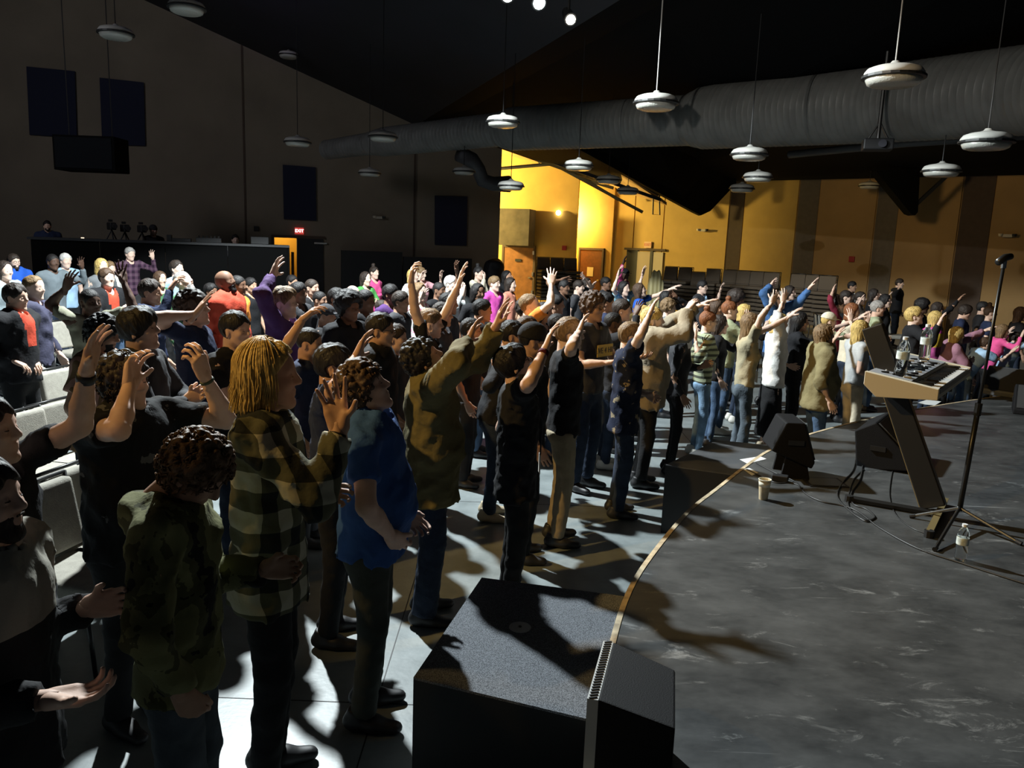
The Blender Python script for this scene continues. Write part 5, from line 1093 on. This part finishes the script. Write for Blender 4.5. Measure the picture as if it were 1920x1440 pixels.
person('man in an olive jacket with both arms raised and face lifted', 797, 634, 4.55, 5, 1.12, skin='tan', hair=('curly', 'black'), top=t_(OL, 'l', lo=.032, hem=.78, fold=1.4, col=1), bot=b_(DJ, 'loose'), R=(878, 640, -.12, (-.5, .8, -.7), 'f', 'open', (.2, 0, .6)), L=(930, 612, .16, (0, .5, -1), 'f', 'open', (0, 0, .6)), hp=36, shoes=S_b, group=FP)
person('young man with glasses in a black track jacket', 714, 585, 5.75, -8, 1.05, skin='tan', hair=('short', 'black'), top=t_(BK, 'l', col=1, lo=.012), bot=b_(BT), R='dn', L='dn', extra=('glasses',), shoes=S_b, group=FP)
person('man with a short round afro in a black tee', 655, 550, 7.3, -38, 1.05, skin='brown', hair=('afro', 'black'), top=t_(BK), bot=b_(BT), shoes=S_b, group=FP)
person('young man in a black tee glancing sideways with folded hands', 441, 582, 5.3, -18, 1.0, skin='fair', hair=('short', 'black'), top=t_(BK), bot=b_(DJ), R='chest', L='chest', shoes=S_b, group=FP)
person('fair haired man in a purple long sleeved top stretching one arm up', 532, 537, 6.6, -5, 1.0, skin='light', hair=('side', 'light'), top=t_(PU, 'l', lo=.01), bot=b_(DJ), R=(511, 517, -.12, (0, 1, 0), 'f', 'open', (.2, 0, .6)), hp=5, shoes=S_b, group=FP)
person('person hidden behind the blond man except for a lifted bare forearm', 520, 652, 5.0, 0, .95, hmin=1.3, skin='tan', hair=('short', 'dark'), top=t_(BK), bot=b_(BT), R=(578, 577, -.05, (-1, .3, -.6), 'd', 'relax', (.6, 0, .1)), shoes=S_b, group=FP)
person('dark haired man in profile in a black jacket', 260, 575, 4.7, 3, 1.0, skin='fair', hair=('fringe', 'black'), top=t_(CH_, 'l', lo=.015, col=1), bot=b_(BT), R='chest', L='chest', hp=10, shoes=S_b, group=FP)
person('man in a navy polo hiding his face behind a stretched bare forearm', 362, 546, 5.9, 3, 1.05, skin='fair', hair=('mop', 'dark'), top=t_(NV, 's', col=1), bot=b_(DJ), R=(366, 590, -.3, (-1, .3, -.25), 'd', 'flat', (-.3, 0, .9)), hp=12, shoes=S_b, group=FP)
person('bald man in a rust red long sleeved shirt', 422, 505, 8.6, -12, 1.2, skin='brown', hair=('bald', 'black'), top=t_(RE, 'l', lo=.015), bot=b_(BT), hp=18, extra=('beard',), shoes=S_b, group=FP)
person('short haired man close behind the rust red shirt', 446, 515, 9.6, -12, 1.0, skin='brown', hair=('buzz', 'black'), top=t_(OR, 's'), bot=b_(BT), group=FP)
person('dark skinned man in an olive grey tee with both hands lifted wide', 168, 540, 7.0, -32, 1.0, skin='dark', hair=('buzz', 'black'), top=t_(cloth('olive_grey', (.22, .22, .16))), bot=b_(DJ), R=(124, 540, -.1, (-.3, .1, -1), 'f', 'open', (0, 0, 1)), L=(232, 528, .1, (.3, .1, -1), 'f', 'open', (0, 0, 1)), hp=4, shoes=S_b, group=FP)
person('man in a black jacket gripping the chair back in front', 28, 530, 7.1, -5, 1.05, skin='fair', hair=('short', 'dark'), top=t_(BK, 'l', lo=.02, front=RE), bot=b_(BT), R=(26, 676, -.15, (-1, .5, -.3), 'd', 'relax', (.5, 0, -.5)), L=(58, 674, .05, (-1, .5, -.3), 'd', 'relax', (.5, 0, -.5)), shoes=S_b, group=FP)
person('balding man in a navy button shirt beside the black jacketed man', 62, 515, 8.0, -5, 1.05, skin='light', hair=('thin', 'light'), top=t_(cloth('dusk', (.05, .05, .085)), 'l', col=1), bot=b_(BT), group=FP)

# ------------------------------------------------------------------ front row towards the far end of the stage
person('man in black tee and trousers raising a banded wrist, badge at his hip', 966, 645, 4.75, 5, 1.0, skin='fair', hair=('fringe', 'black'), top=t_(BK, 's', hem=.76, lo=.012), bot=b_(BT), R=(1022, 655, -.25, (-.5, 1, -.8), 'f', 'open', (.1, 0, .5)), L='dn', hp=28, extra=('glasses', ('band', -1, cloth('dark_red_band', (.08, .01, .015)), .03), ('badge', .98)), shoes=S_t, group=FP)
person('short haired man in a black tee and khaki trousers stretching his arm', 1070, 594, 5.9, 3, 1.0, skin='light', hair=('short', 'light'), top=t_(BK), bot=b_(KT), R=(1086, 622, -.2, (-.5, 1, -.8), 'f', 'open', (.1, 0, .5)), L='dn', shoes=S_b, group=FP)
person('man in a black beanie behind the raised banded wrist', 1002, 604, 5.55, 5, 1.0, skin='tan', hair=('beanie', 'black', BK), top=t_(BK, 'l'), bot=b_(BT), shoes=S_b, group=FP)
person('man in a black sweater with a loose fist at his chest', 962, 600, 6.4, 0, 1.05, lean=12, skin='tan', hair=('short', 'black'), top=t_(BK, 'l', lo=.012), bot=b_(DJ), R=(926, 702, -.15, (-.6, .6, -.8), 'b', 'relax', (0, 0, .8)), L='belly', shoes=S_t, group=FP)
person('man with bright orange collar behind the black beanie', 990, 592, 7.0, 0, 1.0, skin='fair', hair=('short', 'brown'), top=t_(OR), bot=b_(DJ), group=FP)
person('curly haired man with glasses in a grey tee with a yellow lettered patch', 1114, 548, 7.3, -38, 1.0, skin='tan', hair=('curly', 'brown'), top=t_(CH_), bot=b_(DJ), R='palm', L='palm', extra=('glasses', ('text', 'LIVE 4 HIM', 1.27, .075, mat('ink_black', (.02, .02, .02)), mat('patch_yellow', (.62, .42, .07), .7), .158)), shoes=S_b, group=FP)
person('dark skinned man in black reaching a long sleeve over his neighbour', 1152, 584, 8.1, 3, 1.0, skin='dark', hair=('buzz', 'black'), top=t_(BK, 'l'), bot=b_(DJ), R=(1192, 588, -.2, (-.2, .5, -1), 'd', 'open', (.4, 0, .2)), L='dn', hp=5, shoes=S_w, group=FP)
person('fair haired boy in a navy picture tee holding one arm up', 1185, 603, 6.6, 0, .95, skin='light', hair=('short', 'light'), top=t_(pattern('navy_picture', [(0, (.012, .016, .035)), (.63, (.24, .19, .12))], 13, 'noise', 2, 5), 's', lo=.018, hem=.78), bot=b_(DJ), R=(1218, 590, -.2, (-.5, 1, -.8), 'f', 'open', (.1, 0, .4)), L='belly', shoes=S_b, group=FP)
person('man in a sand coloured hoodie stretching both arms forward and up', 1226, 575, 7.5, -2, 1.15, skin='light', hair=('short', 'blond'), top=t_(cloth('sand', (.30, .25, .175)), 'l', lo=.035, hem=.80, hood=1, fold=1.4), bot=b_(BT), R=(1290, 580, -.18, (-.2, .6, -1), 'd', 'relax', (.4, 0, -.1)), L=(1338, 558, .1, (0, .5, -1), 'd', 'open', (.4, 0, 0)), hp=4, shoes=S_b, group=FP)
person('woman in a striped sage top and pale jeans with a white name card', 1330, 582, 8.7, 3, .95, 1, 'light', ('bun', 'red'), t_(pattern('sage_stripe', [(0, (.30, .33, .22)), (.55, (.06, .065, .05))], 16, 'stripe', 2), '3'), b_(LJ, 'skinny'), R=(1304, 632, -.2, (-.5, .5, -1), 'f', 'open', (0, 0, .8)), L='dn', extra=('glasses', ('badge', 1.08, (.7, .7, .65))), shoes=S_w, group=FP)
person('woman with a top bun in a sage tee pressing her hands together', 1370, 563, 9.9, -5, 1.05, 1, 'light', ('bun', 'red'), t_(SG, '3', lo=.01), b_(MJ, 'skinny'), R='pray', L='pray', extra=(('badge', 1.05, (.7, .7, .65)),), shoes=S_w, group=FP)
person('blond woman half hidden behind the woman with the bun', 1398, 570, 10.6, 0, 1, 1, 'light', ('bob', 'blond'), t_(BK, 'l'), b_(DJ, 'skinny'), R='clap', L='clap', shoes=S_w, group=FP)
person('woman in a beige tee and flared jeans lifting both bare arms', 1410, 586, 8.3, 2, .95, 1, 'light', ('long', 'light'), t_(BE, 's', hem=.93), b_(GJ, 'flare'), R=(1447, 568, -.12, (-.7, .5, -.9), 'i', 'open', (.1, 0, .5)), L=(1488, 590, .15, (0, .4, -1), 'f', 'open', (.1, 0, .4)), extra=(('badge', 1.04, (.05, .04, .03)),), shoes=S_t, group=FP)
person('blond woman in a white sweatshirt and long black skirt', 1463, 587, 9.0, 2, 1.0, 1, 'light', ('bob', 'blond'), t_(WH, '3', lo=.03, hem=.85), b_(BT, 'skirt'), R=(1468, 565, -.15, (-.4, .5, -1), 'i', 'open', (0, 0, .5)), L='belly', shoes=S_t, group=FP)
person('man in a blue denim jacket with both arms flung up', 1462, 545, 11.2, -40, 1.0, skin='light', hair=('short', 'grey'), top=t_(denim('jacket', (.06, .14, .32)), 'l', lo=.015), bot=b_(DJ), R=(1446, 535, 0, (0, 1, -.5), 'f', 'open'), L=(1518, 540, .1, (0, 1, -.5), 'f', 'flat', (.3, 0, .3)), group=FP)
person('person all in black clapping, with a pale name card', 1502, 584, 9.3, -12, 1.0, 1, 'tan', ('long', 'black'), t_(BK, 'l', lo=.015), b_(BT), R='clap', L='clap', extra=(('badge', 1.12, (.5, .6, .55)),), shoes=S_w, group=FP)
person('woman with wavy ginger hair in a khaki tee and blue jeans', 1548, 607, 8.05, -2, 1.25, 1, 'fair', ('wavy', 'light'), t_(KH, '3', lo=.035, hem=.80), b_(MJ, 'skinny'), R='dn', L='half', hp=5, shoes=S_b, group=FP)
person('person in a pale cap and green top raising both bare arms', 1556, 585, 9.9, 0, 1.0, 1, 'light', ('cap', 'blond', CR), t_(SG), b_(DJ), R=(1595, 600, -.1, (-.2, .5, -1), 'i', 'open', (.1, 0, .4)), L=(1612, 596, .15, (0, .5, -1), 'f', 'open', (.1, 0, .4)), shoes=S_b, group=FP)
person('woman in a pale grey tee and cream trousers beside the keyboard', 1616, 600, 8.9, 5, 1.05, 1, 'fair', ('long', 'blond'), t_(LG, 's', hem=.92), b_(CT, 'skinny'), R=(1640, 702, -.1, (-1, .3, 0), 'i', 'relax'), L='clap', shoes=S_w, group=FP)

# ------------------------------------------------------------------ rows behind: (label, u, v, depth, yaw, fem, skin, hair, top, R, L, extra options)
rows = [
 ('man with a dark knit cap in a grey blue button shirt', 98, 475, 12.6, -30, 0, 'dark', ('buzz', 'black'), t_(cloth('slate', (.15, .18, .20)), 'l', col=1), 'dn', 'half', {}),
 ('grey haired man in a pale blue shirt beside the grey blue shirt', 122, 474, 13.6, -35, 0, 'light', ('short', 'white'), t_(LB, 's', col=1), 'dn', 'dn', {}),
 ('white bearded man with glasses in a bright blue jacket', 25, 475, 13.0, -28, 0, 'light', ('short', 'dark'), t_(RB, 'l', lo=.02, col=1), 'dn', 'dn', dict(extra=('glasses', 'beard'), fat=1.15)),
 ('person in a pale grey hoodie in front of the bright blue jacket', 8, 489, 10.6, -20, 1, 'light', ('bob', 'dark'), t_(cloth('mist', (.33, .40, .43)), 'l', hood=1, lo=.02), 'dn', 'dn', {}),
 ('woman with long pale blond hair before the booth', 190, 484, 12.6, -35, 1, 'light', ('long', 'blond'), t_(GY, 'l'), 'dn', 'dn', {}),
 ('person peeking over between blond woman and plaid shirt', 206, 489, 13.6, -35, 1, 'light', ('short', 'light'), t_(WH, 'l'), 'dn', 'dn', {}),
 ('man in an open black jacket over a red tee', 199, 502, 10.1, -28, 0, 'light', ('short', 'brown'), t_(BK, 'l', lo=.02, front=RE), 'chest', 'dn', dict(hp=6)),
 ('grey haired man in a purple plaid shirt gesturing before the booth', 243, 463, 15.0, -35, 0, 'light', ('short', 'grey'), t_(plaid('purple', (.03, .015, .03), (.08, .04, .07), (.12, .07, .10), 9), 'l', col=1), 'dn', 'half', dict(z0=.16)),
 ('dark haired man in navy reaching one arm forward', 281, 522, 7.8, 2, 0, 'tan', ('short', 'dark'), t_(NV, 'l', col=1), (320, 541, -.2, (-.3, .4, -1), 'd', 'relax', (.4, 0, .1)), 'dn', {}),
 ('man in a sky blue shirt brightly lit before the booth', 331, 487, 12.2, -25, 0, 'light', ('short', 'dark'), t_(LB, 's', col=1), 'dn', 'dn', dict(hp=10)),
 ('older man in dark green lifting his chin', 344, 507, 9.3, -10, 0, 'light', ('thin', 'grey'), t_(GR, 'l'), 'dn', 'chest', dict(hp=26, extra=('beard',))),
 ('bearded operator standing in the dark booth corner', 88, 413, 17.6, -60, 0, 'fair', ('short', 'black'), t_(NV, 'l'), 'dn', 'dn', dict(z0=.75, fat=1.2, extra=('beard',))),
 ('crouching hooded operator beside the booth cameras', 287, 421, 18.0, -40, 0, 'fair', ('beanie', 'black', BK), t_(BK, 'l', hood=1), 'chest', 'chest', dict(z0=.70)),
 ('dark haired operator low behind the booth counter end', 441, 439, 18.6, -60, 0, 'light', ('short', 'black'), t_(LG, 's'), 'dn', 'dn', dict(z0=.50)),
 ('shadowed man in front of the dark door leaf', 585, 522, 10.4, -25, 0, 'fair', ('buzz', 'dark'), t_(BK), 'dn', 'dn', {}),
 ('shadowed man standing by the black partition', 632, 539, 8.8, -25, 0, 'tan', ('short', 'black'), t_(BK), 'dn', 'dn', {}),
 ('dark haired person under the lifted forearm with a wide hat brim', 612, 570, 8.0, -10, 0, 'tan', ('cap', 'black', CH_), t_(BK, 'l'), 'dn', 'dn', {}),
 ('bald man with a brightly lit crown', 662, 534, 10.4, -25, 0, 'light', ('bald', 'dark'), t_(GY), 'dn', 'dn', {}),
 ('long haired woman in a bright green top', 686, 509, 13.6, -35, 1, 'light', ('long', 'dark'), t_(BG, 'l'), 'dn', 'chest', {}),
 ('woman in a hot pink long sleeved top', 702, 499, 15.5, -35, 1, 'light', ('bun', 'dark'), t_(PK, 'l'), 'chest', 'dn', {}),
 ('shaved headed man in shadow near the pink top', 686, 541, 8.3, -20, 0, 'brown', ('buzz', 'black'), t_(BK), 'dn', 'dn', {}),
 ('man in a dusky purple tee in shadow', 733, 532, 9.6, -25, 0, 'brown', ('short', 'black'), t_(PU), 'dn', 'dn', {}),
 ('woman with raised clapping hands in a rose top', 790, 500, 15.0, -35, 1, 'light', ('bun', 'light'), t_(PP), 'half', 'half', {}),
 ('pale haired person beside the tall bare arm', 775, 504, 14.3, -30, 1, 'light', ('bob', 'blond'), t_(WH), 'dn', 'dn', {}),
 ('person in a white and pink flowered shirt', 787, 530, 10.8, -30, 1, 'light', ('bob', 'light'), t_(pattern('flowered', [(0, (.72, .70, .68)), (.52, (.65, .22, .32))], 16), 's'), 'half', 'dn', {}),
 ('dark haired man at whose side both long bare arms reach up', 808, 578, 6.6, 0, 0, 'light', ('short', 'light'), t_(BK), (768, 515, -.3, (-1, .4, 0), 'f', 'claw', (.3, 0, .3)), (862, 528, .2, (0, .6, -1), 'f', 'open', (0, 0, .5)), {}),
 ('white haired man lit from above with folded hands', 846, 516, 12.0, -30, 0, 'light', ('short', 'white'), t_(LG, 'l'), 'pray', 'pray', {}),
 ('dark haired man in a fur collared dark jacket', 842, 548, 8.8, 0, 0, 'tan', ('short', 'black'), t_(CH_, 'l', col=1, lo=.02), 'dn', 'dn', {}),
 ('person with one dusky arm raised beside the white haired man', 824, 528, 11.2, -30, 0, 'brown', ('buzz', 'black'), t_(BK), 'dn', 'up', {}),
 ('woman in a cream top resting a hand at her cheek', 898, 499, 15.2, -35, 1, 'light', ('bun', 'black'), t_(CR, 'l'), 'face', 'chest', {}),
 ('woman with long black hair seen from behind the arms', 897, 531, 10.4, -50, 1, 'brown', ('long', 'black'), t_(BK), 'dn', 'dn', {}),
 ('man in a magenta top looking down', 928, 517, 12.8, -35, 0, 'light', ('short', 'light'), t_(cloth('magenta', (.68, .09, .42)), 'l'), 'dn', 'dn', {}),
 ('woman with dark hair near the brown alcove door', 951, 507, 15.8, -35, 1, 'tan', ('bob', 'black'), t_(BK, 'l'), 'face', 'dn', {}),
 ('woman with a red scarf and coral top', 958, 520, 13.8, -20, 1, 'light', ('bob', 'dark'), t_(cloth('coral', (.66, .26, .18)), 'l', col=1), 'dn', 'dn', {}),
 ('person with curly dark hair below the orange shirted man', 985, 560, 9.4, -10, 0, 'tan', ('curly', 'dark'), t_(BK), 'dn', 'dn', {}),
 ('balding man in an orange tee with one arm straight up', 995, 549, 8.2, -3, 0, 'light', ('thin', 'light'), t_(OR), (1034, 532, -.1, (-.3, .5, -1), 'i', 'open', (0, 0, .5)), 'chest', dict(hp=14)),
 ('person with an open hand up before the stacked chairs', 1058, 524, 13.0, -30, 0, 'brown', ('short', 'black'), t_(BK), (1053, 525, 0, (0, .6, -1), 'f', 'open'), 'dn', {}),
 ('dark haired man in a black tee behind the long bare arm', 1044, 552, 9.6, -15, 0, 'tan', ('short', 'black'), t_(BK), 'dn', 'dn', {}),
 ('person lifting a pale arm in front of the noticed door', 1086, 525, 14.1, -20, 0, 'light', ('short', 'dark'), t_(CH_), 'dn', (1096, 522, .1, (0, .6, -1), 'f', 'open'), {}),
 ('woman with dark hair and raised fingers by the gold recess', 1100, 520, 14.8, -30, 1, 'light', ('long', 'dark'), t_(BU), 'half', 'dn', {}),
 ('dark haired person raising a dusky hand by the gold recess', 1137, 519, 15.0, -25, 0, 'brown', ('short', 'black'), t_(CH_), 'dn', 'half', {}),
 ('man with thick dark hair beside the curly haired man with glasses', 1138, 547, 9.6, 0, 0, 'tan', ('short', 'black'), t_(NV), 'dn', 'dn', {}),
 ('woman in a pale blue print top lifting her hands', 1171, 527, 13.4, -40, 1, 'light', ('bob', 'black'), t_(pattern('blue_print', [(0, (.10, .30, .42)), (.5, (.45, .60, .66))], 22), 's'), 'v', 'v', {}),
 ('person in a black cap with one dark hand up at the doorway', 1172, 503, 18.0, -30, 0, 'dark', ('cap', 'black', BK), t_(PK, 'l'), 'v', 'dn', {}),
 ('brown haired woman leaning back with joined hands', 1201, 530, 13.0, -10, 1, 'light', ('bob', 'brown'), t_(RB), 'dn', (1262, 540, 0, (0, .5, -1), 'f', 'open'), dict(hp=16)),
 ('fair man with laced fingers behind the sand hoodie', 1207, 572, 9.4, -5, 0, 'light', ('short', 'blond'), t_(NV), 'face', 'face', {}),
 ('curly haired person behind the sand coloured hoodie', 1255, 560, 10.8, -5, 1, 'light', ('curly', 'light'), t_(GY), 'dn', 'dn', {}),
 ('person with a bare waving hand below the stacked chairs', 1250, 545, 12.4, -40, 1, 'brown', ('long', 'black'), t_(BK, 'l'), 'dn', (1268, 556, 0, (0, .8, -1), 'f', 'open'), {}),
 ('young man with glasses in a dark open shirt over blue', 1318, 525, 14.6, -35, 0, 'light', ('short', 'black'), t_(CH_, 's', front=LB), 'dn', 'half', dict(extra=('glasses',))),
 ('woman with a cloud of dark curly hair', 1383, 546, 11.6, -35, 1, 'brown', ('afro', 'dark'), t_(BU), 'dn', 'dn', {}),
 ('smiling woman in a white top behind the denim jacket', 1482, 535, 13.8, -35, 1, 'light', ('long', 'dark'), t_(WH), 'dn', 'dn', {}),
 ('grey haired person behind the blond white sweatshirt woman', 1450, 556, 11.9, -10, 1, 'light', ('bob', 'grey'), t_(GY), 'half', 'dn', {}),
 ('woman with glasses in burgundy waving one arm', 1573, 558, 12.2, -20, 1, 'fair', ('bun', 'dark'), t_(BU, '3'), (1562, 545, 0, (0, .8, -1), 'f', 'open'), 'dn', dict(extra=('glasses',))),
 ('young person with dark hair above the burgundy top', 1588, 544, 13.9, -25, 1, 'light', ('short', 'dark'), t_(BK), 'half', 'dn', {}),
 ('tall man in a dark open shirt by the side wall', 1599, 527, 18.5, -40, 0, 'tan', ('short', 'black'), t_(CH_, 'l', front=WH), 'dn', 'dn', {}),
 ('woman with tied dark hair and a white top near the side wall', 1615, 546, 14.2, -35, 1, 'light', ('pony', 'dark'), t_(WH), 'dn', 'dn', {}),
 ('person clapping high behind the pale cap', 1600, 568, 10.9, -10, 1, 'light', ('bob', 'red'), t_(CR), 'pray', 'pray', {}),
 ('person with a hand before the face near the side wall', 1640, 541, 15.2, -30, 1, 'light', ('long', 'dark'), t_(BK, 'l'), 'face', 'half', {}),
 ('grey haired man in a sage tee looking sideways', 1648, 563, 11.8, -15, 0, 'fair', ('short', 'grey'), t_(SG), 'dn', 'dn', {}),
 ('smiling woman with dark curly hair by the side wall', 1662, 551, 13.8, -35, 1, 'light', ('long', 'black'), t_(BK), 'dn', 'dn', {}),
 ('man in a black hooded top holding one arm straight out by the wall', 1688, 522, 20.4, -35, 0, 'light', ('short', 'dark'), t_(BK, 'l', hood=1, lo=.02), 'out', 'dn', {}),
 ('dark skinned person with tight curls before the lit wall', 1732, 562, 13.4, -30, 0, 'dark', ('afro', 'black'), t_(BK), 'dn', 'dn', {}),
 ('person with long dark hair in shadow lifting a sleeve', 1760, 566, 13.0, -20, 1, 'tan', ('long', 'dark'), t_(BK, 'l'), (1798, 562, 0, (0, .6, -1), 'f', 'open'), 'dn', {}),
 ('blond man in a violet shirt and black jacket laughing upward', 1717, 575, 10.2, -20, 0, 'light', ('side', 'blond'), t_(BK, 'l', lo=.02, front=VI), 'half', 'dn', dict(hp=14)),
 ('woman in a colour block pink and yellow jacket', 1757, 583, 10.9, -5, 1, 'light', ('bob', 'blond'), t_(pattern('colour_block', [(0, (.45, .08, .25)), (.56, (.80, .52, .05)), (.655, (.70, .08, .38))], .5, 'band'), 'l', lo=.03), 'dn', 'dn', {}),
 ('long haired blond woman in a mauve jacket stretching her arm over the stage', 1797, 612, 9.9, -5, 1, 'light', ('long', 'blond'), t_(MV, 'l', lo=.03), 'chest', (1868, 612, .1, (0, .5, -1), 'd', 'open'), dict(lean=14, hmin=1.3)),
 ('dark haired boy in navy looking down', 1811, 571, 12.6, -25, 0, 'fair', ('fringe', 'dark'), t_(NV, 'l'), 'dn', 'dn', dict(hp=-10)),
 ('man in a dark tee near the far panels', 1845, 565, 13.6, -25, 0, 'fair', ('short', 'black'), t_(BK), 'dn', 'dn', {}),
 ('woman in dark blue with pulled back hair', 1859, 573, 12.6, -15, 1, 'light', ('bun', 'brown'), t_(NV), 'dn', 'dn', {}),
 ('person in a magenta pink top with an open hand', 1882, 608, 11.6, -10, 1, 'light', ('bob', 'light'), t_(PK, 'l'), 'half', 'half', dict(lean=16, hmin=1.3)),
 ('person bent forward in a pale blue shirt by the stage edge', 1850, 632, 11.0, 0, 0, 'light', ('short', 'brown'), t_(LB, 's', lo=.02), 'fw', 'dn', dict(lean=32, hmin=1.3)),
 ('person in a pale blue shirt cut by the picture edge', 1908, 622, 11.8, -5, 0, 'light', ('short', 'dark'), t_(LB, 's', lo=.02), 'fu', 'dn', dict(lean=18, hmin=1.3)),
 ('long dark haired person at the picture edge past the mic stand', 1916, 575, 12.6, -10, 1, 'tan', ('long', 'brown'), t_(BK), 'dn', 'dn', {}),
 # filling the gaps between the heads
 ('man in a charcoal tee behind the purple long sleeve', 560, 528, 9.2, -20, 0, 'brown', ('short', 'black'), t_(CH_), 'dn', 'dn', {}),
 ('person in black in front of the lit doorway', 548, 515, 13.0, -25, 0, 'tan', ('short', 'black'), t_(BK), 'dn', 'dn', {}),
 ('man in grey behind the tall bare arm', 752, 545, 9.0, -20, 0, 'tan', ('short', 'dark'), t_(CH_), 'dn', 'dn', {}),
 ('man in black between the young man and the afro', 600, 545, 9.8, -20, 0, 'tan', ('buzz', 'black'), t_(BK), 'dn', 'dn', {}),
 ('woman with brown hair below the dark curly cloud', 1345, 562, 11.0, -25, 1, 'tan', ('bob', 'brown'), t_(CH_), 'dn', 'dn', {}),
 ('dark haired man behind the olive jacket sleeves', 905, 560, 8.4, -5, 0, 'tan', ('short', 'black'), t_(BK), 'dn', 'half', {}),
 ('man in dark blue behind the curly glasses man', 1168, 560, 8.8, -10, 0, 'fair', ('short', 'dark'), t_(NV), 'half', 'dn', {}),
 ('dark haired woman between the beanie and the long bare arm', 1022, 566, 9.0, -20, 1, 'tan', ('long', 'black'), t_(BK), 'dn', 'dn', {}),
 ('dark haired man in a black tee under the raised olive sleeves', 884, 596, 7.3, -5, 0, 'tan', ('short', 'black'), t_(BK), 'dn', 'dn', {}),
 ('man in a charcoal sweater between the olive jacket and the track jacket', 742, 606, 6.3, -8, 0, 'fair', ('short', 'dark'), t_(CH_, 'l'), 'dn', 'dn', {}),
 ('short haired man in navy behind the blond man', 580, 612, 5.7, -5, 0, 'tan', ('buzz', 'black'), t_(NV), 'dn', 'dn', {}),
 ('dark haired person in black behind the beanie', 1046, 588, 8.3, -5, 0, 'tan', ('short', 'black'), t_(BK, 'l'), 'dn', 'dn', {}),
 ('woman in a dark cardigan behind the sand hoodie arms', 1282, 596, 8.0, -5, 1, 'tan', ('bob', 'dark'), t_(CH_, 'l'), 'dn', 'chest', {}),
 ('woman in a black top between striped woman and bun', 1352, 590, 9.2, -5, 1, 'fair', ('long', 'dark'), t_(BK, 'l'), 'dn', 'clap', {}),
 ('man in a dark sweater behind the tall bare arms', 830, 566, 7.8, -8, 0, 'tan', ('short', 'dark'), t_(CH_, 'l'), 'dn', 'dn', {}),
 ('young man in black behind the afro haired man', 716, 562, 10.4, -20, 0, 'fair', ('short', 'dark'), t_(BK), 'dn', 'dn', {}),
 ('woman in dark green further back beside the booth', 300, 508, 11.8, -30, 1, 'fair', ('long', 'brown'), t_(GR, 'l'), 'dn', 'dn', {}),
 ('man in black further back beside the rust red shirt', 470, 520, 11.6, -25, 0, 'tan', ('short', 'black'), t_(BK), 'dn', 'dn', {}),
 ('man in dark clothes beyond the rust red shirt', 395, 530, 10.8, -20, 0, 'brown', ('short', 'black'), t_(CH_), 'dn', 'dn', {}),
]
for lb, u, v, d, yaw, fem, sk, hr_, tp, R_, L_, op in rows:
    op = dict(op); bt = b_([DJ, BT, MJ, CH_][len(PEOPLE) % 4], 'skinny' if fem else 'jeans')
    person(lb, u, v, d, yaw, op.pop('fat', 1.0), fem, sk, hr_, tp, bt, R_, L_, shoes=S_b, group='worshippers in the rows behind', **op)
st_ = MB().box((0, 0, .08), (.8, .6, .16)).build('step_platform', M_black); st_.location = (*at(243, 463, 15.0).xy, 0); tag(st_, 'low black platform under the plaid shirted man', 'platform')

_r = [(o.location.x, o.location.y, lb) for o, lb in PEOPLE]
for i in range(len(_r)):
    for j in range(i):
        if math.hypot(_r[i][0] - _r[j][0], _r[i][1] - _r[j][1]) < .36: print('CLOSE %.2f' % math.hypot(_r[i][0] - _r[j][0], _r[i][1] - _r[j][1]), _r[i][2], '|', _r[j][2])
